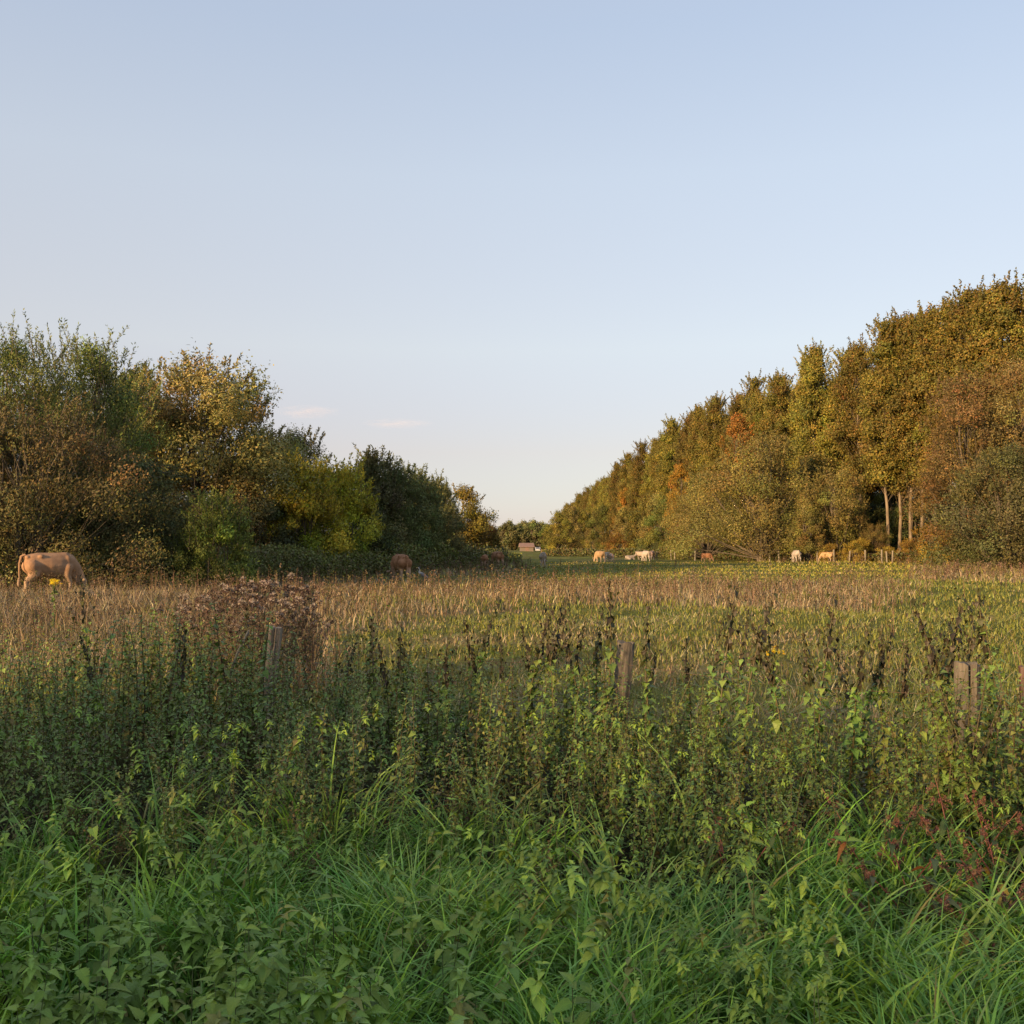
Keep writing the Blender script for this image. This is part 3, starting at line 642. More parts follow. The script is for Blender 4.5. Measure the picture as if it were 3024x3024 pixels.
def cow_balls(pose='graze', step=0.0):
    B = []
    zo = -.62 if pose == 'lie' else 0
    stn = [(-.84, 1.07, .17, .22), (-.70, 1.05, .26, .31), (-.45, 1.01, .30, .36), (-.1, .965, .345, .405), (.25, .96, .33, .41), (.5, .99, .27, .39), (.68, 1.0, .19, .31)]
    xs_ = np.linspace(-.84, .68, 26); st_ = np.array(stn)
    T_ = [((x_, 0, float(np.interp(x_, st_[:, 0], st_[:, 1]))), (.15, float(np.interp(x_, st_[:, 0], st_[:, 2])), float(np.interp(x_, st_[:, 0], st_[:, 3])))) for x_ in xs_]
    T_ += [((x_, 0, float(np.interp(x_, [-.9, -.5, .1, .5, .7], [1.27, 1.335, 1.33, 1.35, 1.27]))), (.1, .07, .055)) for x_ in np.linspace(-.9, .7, 18)]
    T_ += [((-.44, s_ * .19, 1.26), (.11, .09, .07)) for s_ in (-1, 1)] + [((-.88, s_ * .10, 1.23), (.08, .06, .06)) for s_ in (-1, 1)] + [((.52, s_ * .17, 1.08), (.13, .10, .22)) for s_ in (-1, 1)]
    T_ += [((.68, 0, .80), (.15, .13, .20)), ((-.46, 0, .66), (.13, .12, .10))]
    B += [((x, y, z + zo), r) for (x, y, z), r in T_]
    if pose == 'lie':
        B += chain([(.6, 0, .5), (.95, 0, .68), (1.1, 0, .8)], [.24, .17, .14])
        B += chain([(1.1, 0, .84), (1.3, 0, .74), (1.48, 0, .6)], [.125, .1, .075])
        for s in (-1, 1):
            B += chain([(-.5, s * .2, .3), (-.2, s * .4, .2), (-.55, s * .45, .07), (-.1, s * .45, .06)], [.22, .14, .06, .045])
            B += chain([(.5, s * .15, .3), (.78, s * .22, .13), (.45, s * .26, .06)], [.16, .08, .05])
        return B
    if pose == 'graze':
        B += chain([(.60, 0, 1.08), (.86, 0, .86), (1.04, 0, .58), (1.10, 0, .45)], [.26, .20, .15, .135])
        B += chain([(1.12, 0, .44), (1.19, 0, .25), (1.23, 0, .09)], [.15, .12, .095])
        B += chain([(.72, 0, .74), (.96, 0, .45)], [.13, .08])
    else:
        B += chain([(.6, 0, 1.08), (.85, 0, 1.14), (1.04, 0, 1.24)], [.28, .23, .18])
        B += chain([(1.06, 0, 1.28), (1.22, 0, 1.16), (1.36, 0, 1.02)], [.16, .13, .10])
    for s, dx in ((1, .10 + step), (-1, -.10 - step)):
        B += chain([(-.74, s * .15, .95), (-.60 + dx * .4, s * .18, .72), (-.84 + dx, s * .17, .48), (-.83 + dx, s * .17, .14), (-.78 + dx, s * .17, .05)], [.23, .155, .075, .055, .066])
        B += chain([(.52, s * .18, .90), (.46 - dx * .3, s * .19, .68), (.52 - dx, s * .17, .42), (.50 - dx, s * .17, .13), (.54 - dx, s * .17, .05)], [.17, .125, .07, .052, .065])
    return B
def shorten(B, f=.86):
    return [(Vector((p[0] * f, p[1], p[2])), ((r[0] * f, r[1], r[2]) if hasattr(r, '__len__') else r)) for p, r in B]
COW = {'graze': remesh_body('cow_body_grazing', shorten(cow_balls('graze')), .03), 'step': remesh_body('cow_body_walking', shorten(cow_balls('graze', .1)), .045), 'up': remesh_body('cow_body_standing', shorten(cow_balls('up')), .045), 'lie': remesh_body('cow_body_lying', cow_balls('lie'), .045)}
def cow_mat(name, c1, c2, pale):
    m, t, N, L = node_mat(name)
    out = N.new('ShaderNodeOutputMaterial'); pr = N.new('ShaderNodeBsdfPrincipled')
    tc = N.new('ShaderNodeTexCoord'); no = N.new('ShaderNodeTexNoise'); no.inputs['Scale'].default_value = 3.5; no.inputs['Detail'].default_value = 6
    L.new(tc.outputs['Object'], no.inputs['Vector'])
    rp = N.new('ShaderNodeValToRGB'); rp.color_ramp.elements[0].position = .38; rp.color_ramp.elements[1].position = .62
    rp.color_ramp.elements[0].color = (*c1, 1); rp.color_ramp.elements[1].color = (*c2, 1)
    L.new(no.outputs[0], rp.inputs[0])
    sx = N.new('ShaderNodeSeparateXYZ'); L.new(tc.outputs['Object'], sx.inputs[0])
    mr = N.new('ShaderNodeMapRange'); mr.inputs['From Min'].default_value = .85; mr.inputs['From Max'].default_value = .35; mr.inputs['To Min'].default_value = 0; mr.inputs['To Max'].default_value = .75
    L.new(sx.outputs['Z'], mr.inputs['Value'])
    mx = N.new('ShaderNodeMix'); mx.data_type = 'RGBA'; L.new(mr.outputs[0], mx.inputs[0]); L.new(rp.outputs[0], mx.inputs[6]); mx.inputs[7].default_value = (*pale, 1)
    L.new(mx.outputs[2], pr.inputs['Base Color']); pr.inputs['Roughness'].default_value = .75; pr.inputs['Specular IOR Level'].default_value = .2
    n2 = N.new('ShaderNodeTexNoise'); n2.inputs['Scale'].default_value = 60; L.new(tc.outputs['Object'], n2.inputs['Vector'])
    b = N.new('ShaderNodeBump'); b.inputs['Strength'].default_value = .25; b.inputs['Distance'].default_value = .01; L.new(n2.outputs[0], b.inputs['Height']); L.new(b.outputs[0], pr.inputs['Normal'])
    L.new(pr.outputs[0], out.inputs[0])
    return m
CM = {'tan': cow_mat('tan_coat', (.25, .145, .08), (.33, .20, .115), (.36, .27, .18)), 'red': cow_mat('red_coat', (.25, .115, .055), (.34, .175, .09), (.42, .31, .22)),
      'gold': cow_mat('golden_coat', (.33, .21, .10), (.42, .28, .15), (.44, .34, .24)), 'cream': cow_mat('cream_coat', (.30, .235, .17), (.37, .30, .23), (.38, .33, .27)),
      'white': cow_mat('white_coat', (.33, .285, .235), (.40, .355, .30), (.38, .34, .3)), 'pink': cow_mat('pinkish_coat', (.5, .33, .25), (.58, .40, .31), (.55, .45, .38))}
M_hoof = simple_mat('dark_hoof', (.05, .04, .035)); M_eye = simple_mat('eye', (.01, .01, .01), .2)
gt = Geo(); tube(gt, [(-.80, 0, 1.31), (-.91, 0, 1.27), (-.97, 0, 1.05), (-.97, .01, .8), (-.96, .02, .6), (-.97, .02, .52), (-.98, .03, .42), (-.98, .03, .30)], [.05, .045, .032, .024, .022, .045, .05, .01], 8)
m_tail = gt.mesh('cow_tail', None, True)
ge = Geo(); ge.add([(0, 0, 0), (0, .08, .045), (.01, .2, .02), (0, .24, -.02), (.0, .17, -.07), (0, .07, -.05), (.05, .1, 0), (-.03, .1, -.01)], None, [(0, 1, 6), (1, 2, 6), (2, 3, 6), (3, 4, 6), (4, 5, 6), (5, 0, 6), (1, 0, 7), (2, 1, 7), (3, 2, 7), (4, 3, 7), (5, 4, 7), (0, 5, 7)])
m_ear = ge.mesh('cow_ear', None, True)
def icomesh(name, r, mat, sub=2, sx=(1, 1, 1)):
    bm = bmesh.new(); bmesh.ops.create_icosphere(bm, subdivisions=sub, radius=r, matrix=Matrix.Diagonal((*sx, 1))); me = bpy.data.meshes.new(name); bm.to_mesh(me); bm.free()
    for p in me.polygons: p.use_smooth = True
    if mat: me.materials.append(mat)
    return me
m_eye = icomesh('cow_eye', .022, M_eye)
gh = Geo(); tube(gh, [(0, 0, 0), (0, .07, .02), (.02, .12, .07), (.03, .13, .11)], [.028, .022, .014, .004], 7); m_horn = gh.mesh('cow_horn', simple_mat('horn', (.45, .4, .3)), True)
cow_cache = {}
def cm(me, mname):
    key = (me.name, mname)
    if key not in cow_cache:
        c_ = me.copy(); c_.materials.clear(); c_.materials.append(CM[mname]); cow_cache[key] = c_
    return cow_cache[key]
def cow(px, D, top_h, yaw, pose, colr, label, scale=1.0, z=None):
    x = PX(px, D)
    t = thing('cow', label, 'cow', (x, D, float(gz(x, D)) if z is None else z), R(yaw), 'cattle grazing across the meadow', scale)
    link('body', cm(COW[pose], colr), t)
    tl_ = link('tail', cm(m_tail, colr), t); 
    if pose == 'lie': tl_.location.z = -.62; tl_.rotation_euler = (0, .0, 0); tl_.scale = (1, 1, .8); tl_.location.z = -.40
    hx, hz = {'graze': (1.08, .50), 'step': (1.08, .50), 'up': (1.04, 1.34), 'lie': (1.06, .88)}[pose]
    for s in (-1, 1):
        e = link('ear', cm(m_ear, colr), t, (hx * (1 if pose == 'lie' else .86) - .02, s * .09, hz + .02)); e.scale = (1.25, s * 1.25, 1.25)
        ey = link('eye', m_eye, t, (hx * (1 if pose == 'lie' else .86) + (.075 if 'g' in pose or pose == 'step' else .12), s * .105, hz - (.13 if pose in ('graze', 'step') else .04)))
        if D < 70:
            h = link('horn', m_horn, t, (hx * .86 - .05, s * .07, hz + .08)); h.scale = (1, s, 1)
    return t
cow(154, 33.5, 0, 42, 'graze', 'tan', 'large tan cow grazing at the left before the dark thicket', 1.02)
cow(1182, 56, 0, 118, 'graze', 'red', 'reddish cow seen from behind beside the grey heron', 1.1)
cow(1432, 90, 0, 80, 'graze', 'red', 'brown cow almost hidden in tall weeds left of another brown cow', .8)
cow(1468, 88, 0, 118, 'graze', 'red', 'brown cow with its back above the tall weeds, tail towards the right', .98)
cow(1604, 104, 0, 85, 'step', 'cream', 'pale cow seen from behind, standing alone in the middle distance', 1.05)
cow(1770, 130, 0, 122, 'step', 'gold', 'golden cow grazing towards the left with two pale calves behind it', 1.05)
cow(1790, 138, 0, 70, 'up', 'white', 'pale calf directly behind the golden cow', .92)
cow(1804, 139, 0, 105, 'graze', 'pink', 'smaller pale calf to the right of the other calf', .8)
cow(1861, 150, 0, 25, 'lie', 'cream', 'pale brown cow lying down between the two standing groups', .9)
cow(1891, 152, 0, 125, 'up', 'cream', 'pale cow partly hidden behind the white cow', .9)
cow(1906, 140, 0, 108, 'step', 'white', 'white cow with lowered head in the group of three', 1.05)
cow(1925, 148, 0, 65, 'graze', 'pink', 'pinkish cow at the right side of the group of three', .98)
cow(2088, 132, 0, -30, 'step', 'red', 'orange-brown cow grazing to the right in front of the row of trees', .8)
cow(2350, 117.5, 0, 95, 'step', 'white', 'white cow seen from behind beside the stout willow trunk', 1.05)
cow(2440, 117, 0, 150, 'step', 'gold', 'golden and cream cow standing behind a pale fence post', .85)

# heron
hD = 50; hx_ = PX(1247, hD)
hr = thing('grey_heron', 'grey heron with pale head standing right of the reddish cow', 'heron', (hx_, hD, float(gz(hx_, hD)) + .05), R(172), None, .95)
M_hgrey = simple_mat('grey_feather', (.12, .125, .14)); M_hwhite = simple_mat('white_feather', (.32, .31, .29)); M_hbill = simple_mat('heron_bill', (.5, .35, .12)); M_hleg = simple_mat('heron_leg', (.2, .17, .1)); M_hblk = simple_mat('black_feather', (.03, .03, .035))
hb = remesh_body('heron_body', chain([(-.22, 0, .42), (-.05, 0, .50), (.1, 0, .58), (.16, 0, .66), (.13, 0, .74), (.15, 0, .82), (.19, 0, .88)], [.05, .11, .09, .045, .03, .028, .034]), .014, 3)
hb.materials.clear(); hb.materials.append(M_hwhite); link('body', hb, hr)
for s in (-1, 1):
    g = Geo(); g.add([(.08, s * .10, .60), (.0, s * .12, .45), (-.15, s * .11, .38), (-.38, s * .04, .33), (-.3, s * .06, .46), (-.1, s * .09, .60), (-.08, s * .14, .50)], None, [(0, 1, 6), (1, 2, 6), (2, 3, 6), (3, 4, 6), (4, 5, 6), (5, 0, 6)]); link('wing', g.mesh('heron_wing', M_hgrey), hr)
    g = Geo(); tube(g, [(-.02, s * .04, .42), (-.04, s * .04, .22), (-.0, s * .04, -.06)], [.012, .009, .008], 5); link('leg', g.mesh('heron_leg', M_hleg), hr)
g = Geo(); tube(g, [(.20, 0, .885), (.27, 0, .88), (.36, 0, .865)], [.018, .012, .002], 6); link('bill', g.mesh('heron_bill', M_hbill), hr)
g = Geo(); tube(g, [(.22, 0, .905), (.16, 0, .915), (.04, 0, .89)], [.012, .014, .002], 5); link('crest', g.mesh('heron_crest', M_hblk), hr)

# ------------------------------------------------------------------ fences
def post_mesh(name, r, h, mat, seed, split=False):
    rg = random.Random(seed); bm = bmesh.new(); sides = 20; rings = []
    n = 14
    for k in range(n + 1):
        z = -.15 + (h + .15) * k / n; ring = []
        for s in range(sides):
            a = 2 * math.pi * s / sides
            rr = r * (1 + .05 * math.sin(3 * a + seed) + .05 * math.sin(7 * a + seed * 2 + z) + rg.uniform(-.035, .035)) * (1.0 - .03 * math.sin(z * 3))
            if split and abs(((a - math.pi * 1.53 + math.pi) % (2 * math.pi)) - math.pi) < .1 and z > h * .78: rr *= .45
            ring.append(bm.verts.new((rr * math.cos(a), rr * math.sin(a), z + (rg.uniform(-.012, .012) if k == n else 0) + (.05 * r * math.cos(a * 2) if k == n else 0))))
        rings.append(ring)
    for k in range(n):
        for s in range(sides):
            bm.faces.new((rings[k][s], rings[k][(s + 1) % sides], rings[k + 1][(s + 1) % sides], rings[k + 1][s]))
    inner = [bm.verts.new((v.co.x * .8, v.co.y * .8, v.co.z + rg.uniform(.0, .006))) for v in rings[-1]]
    cv = bm.verts.new((0, 0, h + .002))
    for s in range(sides):
        bm.faces.new((rings[-1][s], rings[-1][(s + 1) % sides], inner[(s + 1) % sides], inner[s]))
        bm.faces.new((inner[s], inner[(s + 1) % sides], cv))
    me = bpy.data.meshes.new(name); bm.to_mesh(me); bm.free(); me.materials.append(mat)
    return me
def yf(x): return 8.75 - .66 * x
fence = thing('wire_fence', 'old wire fence of weathered posts buried in the nettles', 'fence', (0, 0, 0))
pp = []
for (px, py, D, r, mat, split, lean, lab) in [(818, 1850, 10.2, .066, M_wood2, True, (.02, .10), 'pale split fence post with a dark crack, in front of the thistles'), (1848, 1893, 8.6, .071, M_wood, False, (.02, .085), 'round grey fence post with a worn top'),
                                         (2850, 1958, 6.7, .078, M_wood, True, (.0, .0), 'thick grey post half hidden by nettles on the right'), (3030, 1972, 6.45, .055, simple_mat('rust_brown_post', (.07, .036, .028)), False, (0, 0), 'rust brown post at the right edge'),
                                         (-420, 1800, 12.0, .065, M_wood, False, (0, 0), None)]:
    x = PX(px, D); h = HT(py, D)
    p = link('post', post_mesh('post', r, h, mat, px % 17, split), fence, (x, D, 0)); p.rotation_euler = (lean[0], lean[1], .0)
    # keep the top where it is seen
    p.location.x -= math.sin(lean[1]) * h
    if lab: p['label'] = lab
    pp.append((x, D, h))
pp = sorted(pp)
for hz in (.62, .30):
    g = Geo()
    for a, b_ in zip(pp, pp[1:]):
        s = np.linspace(0, 1, 10)[:, None]
        A = np.array([a[0], a[1] - .07, a[2] * hz + .25]); B_ = np.array([b_[0], b_[1] - .07, b_[2] * hz + .25])
        tube(g, A + (B_ - A) * s + np.array([0, 0, -.04]) * (4 * s * (1 - s)), .0016, 4)
    link('wire', g.mesh('fence_wire', M_wire), fence)

ff = thing('far_fence', 'line of short pale fence posts along the foot of the right-hand trees', 'fence', (0, 0, 0))
mfp = [post_mesh('far_post', .09, 1.25 + .1 * k, M_palepost, 3 + k) for k in range(3)]
fpx = [(1932, 150), (1940, 149), (1982, 146), (1992, 145), (2052, 138), (2272, 122), (2300, 121), (2345, 120), (2382, 119), (2412, 118), (2420, 118), (2462, 116), (2507, 116), (2554, 115), (2603, 113), (2618, 113), (2634, 112), (2742, 108)]
for i, (px, D) in enumerate(fpx):
    p = link('post', mfp[i % 3], ff, (PX(px, D), D, float(gz(PX(px, D), D)))); p.rotation_euler = (0, R([2, -3, 5, 0, -2][i % 5]), i)
for hz in (1.0, .6):
    g = Geo()
    tube(g, [(PX(px, D), D, float(gz(PX(px, D), D)) + hz) for px, D in fpx], .008, 4); link('wire', g.mesh('far_wire', M_wire), ff)

# ------------------------------------------------------------------ meadow cover
rng = np.random.default_rng(31)
def samp(n, y0, y1, half=.62, pad=3):
    y = np.exp(rng.uniform(math.log(y0), math.log(y1), n)); x = rng.uniform(-1, 1, n) * (half * y + pad)
    return x, y
# dry and green blades, coarser with distance as tussocks get lost
n = 150000
x, y = samp(n, 8.5, 130)
tall, tan = field_zone(x, y)
keep = (y > yf(x) + .3) | (rng.uniform(0, 1, n) < .0)
x, y, tall, tan = x[keep], y[keep], tall[keep], tan[keep]; n = len(x)
isd = rng.uniform(0, 1, n) < tan
clump = lnoise(x, y, 2.2, 41)
nx_ = 16000
x2 = rng.uniform(-16.5, -8, nx_); y2 = rng.uniform(21, 30.5, nx_); t2, a2 = field_zone(x2, y2)
x = np.concatenate([x, x2]); y = np.concatenate([y, y2]); tall = np.concatenate([tall, t2]); tan = np.concatenate([tan, a2]); n = len(x)
isd = rng.uniform(0, 1, n) < tan; clump = lnoise(x, y, 2.2, 41)
ln = np.where(tall > rng.uniform(.2, .8, n), rng.uniform(.22, .50, n) * (1 + .35 * smooth(900, 500, 1512 + 3028 * x / y) * smooth(32, 24, y)), np.where(isd, rng.uniform(.07, .17, n), rng.uniform(.14, .30, n))) * (1 + .22 * clump)
ln = np.where(isd, ln, ln * .72)
cgreen = pick(rng, [(.12, .15, .028), (.15, .17, .034), (.19, .185, .045)], n, .22) * (1 + np.array([.55, .35, .1]) * smooth(58, 68, y)[:, None])
cdry = pick(rng, [(.28, .225, .125), (.23, .18, .10), (.35, .29, .17), (.165, .13, .07)], n, .16)
col = np.where(isd[:, None], cdry, cgreen)
g = Geo()
blades(g, np.stack([x, y, gz(x, y) - .01], 1), ln, rng.uniform(0, 6.28, n), rng.uniform(0, .3, n), np.where(isd, rng.uniform(.4, 1.9, n), rng.uniform(.5, 1.6, n)), np.clip(.0011 * y, .006, .09) * rng.uniform(.7, 1.4, n), 2, col, rng)
tag(link('meadow_grass', g.mesh('meadow_grass', M_grass)), 'dry tan and green grass covering the meadow', 'grass', kind='stuff')
# matted straw lying in the shorter patch
n = 7000
x, y = samp(n, 9.0, 28); keep = y > yf(x) + .4; x, y = x[keep], y[keep]; n = len(x)
g = Geo()
blades(g, np.stack([x, y, gz(x, y) + rng.uniform(.0, .1, n)], 1), rng.uniform(.2, .5, n), lnoise(x, y, .8, 9) * 1.5 + rng.normal(0, .5, n), rng.uniform(.7, 1.4, n), rng.uniform(1.2, 1.9, n), np.clip(.0009 * y, .007, .04) * rng.uniform(.6, 1.2, n), 3,
       pick(rng, [(.32, .27, .12), (.21, .22, .06), (.15, .19, .04), (.38, .32, .17)], n, .2), rng)
tag(link('matted_straw', g.mesh('matted_straw', M_grass)), 'matted straw lying flat over the short meadow grass', 'straw', kind='stuff')
# brown seeding weeds
n = 30000
x, y = samp(n, 11, 125)
tall, tan = field_zone(x, y)
cl = lnoise(x, y, .9, 51)
keep = (rng.uniform(0, 1, n) < tall * (.35 + .4 * (cl > 0)) + .012) & (y > yf(x) + 1)
x, y = x[keep], y[keep]; n = len(x)
g = Geo(); h = rng.uniform(.5, .92, n) * (1 + .1 * lnoise(x, y, .5, 52))
bz = gz(x, y); wd = np.clip(.0007 * y, .006, .05)
az = rng.uniform(0, 6.28, n); lean = rng.normal(0, .12, n)
blades(g, np.stack([x, y, bz], 1), h, az, lean, lean * 1.5, wd, 2, pick(rng, [(.15, .105, .06), (.11, .08, .045), (.2, .145, .09)], n, .2), rng)
K = 11
s = rng.uniform(.3, 1.02, (n, K)); P = np.stack([x[:, None] + np.sin(lean)[:, None] * s * h[:, None] * np.cos(az)[:, None], y[:, None] + np.sin(lean)[:, None] * s * h[:, None] * np.sin(az)[:, None], bz[:, None] + s * h[:, None]], -1).reshape(-1, 3)
P += rng.normal(0, .035, P.shape) * np.array([1, 1, .5])
sz = np.repeat(np.clip(.0016 * y, .03, .11), K) * rng.uniform(.7, 1.3, n * K)
wc = np.repeat(pick(rng, [(.13, .09, .055), (.10, .072, .04), (.20, .145, .10), (.10, .10, .035), (.12, .115, .045)], n, .15), K, 0) * np.exp(rng.normal(0, .2, (n * K, 1)))
leafcloud(g, P, norm(rng.normal(0, 1, P.shape) + np.array([0, 0, .5])), rng.normal(0, 1, P.shape), sz, sz * .6, wc)
tag(link('dry_weeds', g.mesh('dry_weeds', M_dry)), 'brown seeding dock and dry weeds across the meadow', 'weeds', kind='stuff')

# bramble and herb thicket on the left
fpx_, fD = [-900, 0, 500, 1000, 1250, 1450, 1560], [33, 36, 41, 56, 72, 96, 130]
n = 82000
px = rng.uniform(-500, 1540, n); Df = np.interp(px, fpx_, fD); dep = rng.uniform(0, 1, n) ** .8
D = Df * (1 + .33 * dep) + rng.normal(0, .6, n); x = PX(px, D)
nn = lnoise(x, D, .55, 61); n4 = lnoise(x, D, .2, 62)
hh = (1.05 + 1.05 * dep) * (1 + .22 * nn) * smooth(-.04, .10, dep) * np.interp(px, [-500, 300, 600, 900, 1100, 1300, 1400, 1540], [1.0, 1.0, .95, .95, 1.1, 1.1, .7, .3])
zf = 1 - rng.uniform(0, 1, n) ** 2.2 * .9
z = gz(x, D) + np.maximum(hh, .15) * zf + rng.uniform(-.05, .12, n)
grn = smooth(650, 900, px + 80 * n4)[:, None]
cb = pick(rng, [(.20, .24, .065), (.25, .28, .075), (.16, .19, .055), (.25, .22, .08)], n, .22)
ch = pick(rng, [(.14, .19, .04), (.18, .22, .045), (.11, .15, .035), (.20, .19, .055)], n, .22)
col = cb * (1 - grn) + ch * grn
sz = np.clip(.0030 * D, .10, .3) * rng.uniform(.7, 1.3, n)
g = Geo(); leafcloud(g, np.stack([x, D, z], 1), norm(rng.normal(0, .7, (n, 3)) + np.array([0, -.2, .5 * 1])), rng.normal(0, 1, (n, 3)) + np.array([-.4, -.7, .6]), sz, sz * .6, col)
tag(link('bramble_thicket', g.mesh('bramble_thicket', M_leaf)), 'dark green bramble and nettle thicket below the left-hand trees', 'brambles', kind='stuff')
# upright herb tips along the thicket
n = 2600
px = rng.uniform(650, 1500, n); Df = np.interp(px, fpx_, fD); D = Df * (1 + .3 * rng.uniform(0, 1, n)); x = PX(px, D)
hb_ = (1.0 + 1.05 * (D / Df - 1) / .33) * rng.uniform(.7, 1.25, n); K = 9
g = Geo(); s = rng.uniform(.4, 1.2, (n, K)); P = np.stack([np.repeat(x, K), np.repeat(D, K), (gz(x, D)[:, None] + s * hb_[:, None]).ravel()], 1) + rng.normal(0, .05, (n * K, 3))
leafcloud(g, P, rng.normal(0, 1, P.shape), rng.normal(0, 1, P.shape), np.repeat(.0028 * D, K), np.repeat(.0013 * D, K), pick(rng, [(.085, .115, .03), (.11, .13, .035), (.12, .11, .04)], n * K, .2))
tag(link('tall_herbs', g.mesh('tall_herbs', M_leaf)), 'tall green herb tips rising out of the thicket', 'herbs', kind='stuff')
# rank growth along the far fence
n = 26000
px = rng.uniform(1600, 3250, n); D = np.interp(px, [1600, 1900, 2100, 2250, 2450, 2700, 2850, 3250], [200, 165, 142, 124, 118, 110, 92, 78]) * (1 + rng.uniform(0, .06, n)) + 1.5; x = PX(px, D)
hh = (.9 + .45 * lnoise(x, D, .3, 71)); z = gz(x, D) + np.maximum(hh, .3) * (1 - rng.uniform(0, 1, n) ** 2)
sz = np.clip(.0024 * D, .1, .5) * rng.uniform(.7, 1.3, n)
g = Geo(); leafcloud(g, np.stack([x, D, z], 1), rng.normal(0, 1, (n, 3)) + np.array([0, 0, .8]), rng.normal(0, 1, (n, 3)), sz, sz * .5, pick(rng, [(.08, .095, .022), (.11, .11, .03), (.06, .075, .02), (.15, .11, .045)], n, .25))
tag(link('fence_undergrowth', g.mesh('fence_undergrowth', M_leaf)), 'rank grass and herbs along the far fence and wood edge', 'undergrowth', kind='stuff')

# ------------------------------------------------------------------ nettles
def nettle_arrays(seed, H, leafL, lean, dark_tip=0.0, colset=None, bushy=1.0, step=.065, LT=LT_far, start=.12, seedy=0.0):
    """returns leaf geometry and stem geometry of one nettle"""
    rg = np.random.default_rng(seed)
    g = Geo(); s_ = Geo()
    nn_ = int(H * (1 - start) / step)
    sv = np.linspace(0, 1, 9)
    ax = rg.uniform(0, 6.28)
    cur = np.stack([H * (lean * sv ** 1.6 + .02 * np.sin(5 * sv + ax)), H * .03 * np.sin(4 * sv + 1 + ax), H * sv * (1 - .25 * lean * lean * sv)], 1)
    tube(s_, cur, .0055 * (1.15 - .8 * sv) * (H ** .5), 5, (.09, .075, .035))
    pos = []; yaw = []; pit = []; sc2 = []; cc = []
    for k in range(nn_):
        f = start + (1 - start) * (k + .5) / nn_
        p = np.array([np.interp(f, sv, cur[:, i]) for i in range(3)])
        dk = dark_tip > 0 and f > 1 - dark_tip
        nl = 2 + int(4 * bushy * rg.uniform(.5, 1.3))
        for q in range(nl):
            main = q < 2
            pos.append(p + rg.normal(0, .004, 3) + (0 if main else 1) * rg.normal(0, .034 + .035 * (bushy > 1.35) * (1 - f), 3)); yaw.append(k * math.pi / 2 + q * math.pi + ax + rg.normal(0, .35))
            pit.append((-.15 if not dk else -1.05) + rg.normal(0, .32) + .55 * (f > .93) * (not dk))
            sc2.append(leafL * (1.12 - .62 * f ** 2) * rg.uniform(.75, 1.2) * (1 if main else rg.uniform(.35, .7)) * (.95 if dk else 1))
            if dk: c_ = np.array([.035, .028, .014]) if rg.uniform() < .6 else np.array([.055, .06, .02])
            elif rg.uniform() < seedy * (f > .5): c_ = np.array([.13, .11, .04])
            else:
                c_ = np.array(colset[rg.integers(len(colset))])
                if f < .35 and rg.uniform() < .35: c_ = np.array([.11, .085, .03])
            cc.append(c_ * math.exp(rg.normal(0, .16)))
    pos = np.array(pos); M = rotmats(np.array(yaw), np.array(pit), rg.normal(0, .25, len(yaw)))
    scatter(g, LT[0], LT[1], LT[2], pos, M, np.array(sc2), np.array(cc), LT[3])
    return g, s_
C_net = [(0.1221, 0.2124, 0.0437), (0.1519, 0.2398, 0.0485), (0.1029, 0.178, 0.0413), (0.1608, 0.2193, 0.0437)]
C_net2 = [(0.1419, 0.2124, 0.0413), (0.1728, 0.233, 0.0461), (0.1173, 0.178, 0.0364), (0.1912, 0.1985, 0.0485)]
C_low = [(0.1761, 0.2863, 0.0449), (0.2264, 0.3384, 0.0479), (0.1383, 0.2344, 0.0399)]
NV = [nettle_arrays(500 + k, 1.0, .058 if k % 3 else .068, [.08, .18, .02, .12, -.1, .22, .05, -.05, .15, .0][k], .0, C_net if k % 2 else C_net2, 1.2 if k % 2 else 1.7, .042, LT_simple, seedy=[0, .2, .1, .4, 0, .1, .3, 0, .2, .1][k]) for k in range(10)]
NVm = [(a.mesh('nettle_foliage', M_leaf), b_.mesh('nettle_stem', M_leaf, True)) for a, b_ in NV]
DV = [nettle_arrays(540 + k, 1.0, .062, [.16, .02, .26, .1, -.04, .2][k], .30, C_net, 1.3, .027, LT_simple) for k in range(6)]
DVm = [(a.mesh('nettle_foliage', M_leaf), b_.mesh('nettle_stem', M_leaf, True)) for a, b_ in DV]

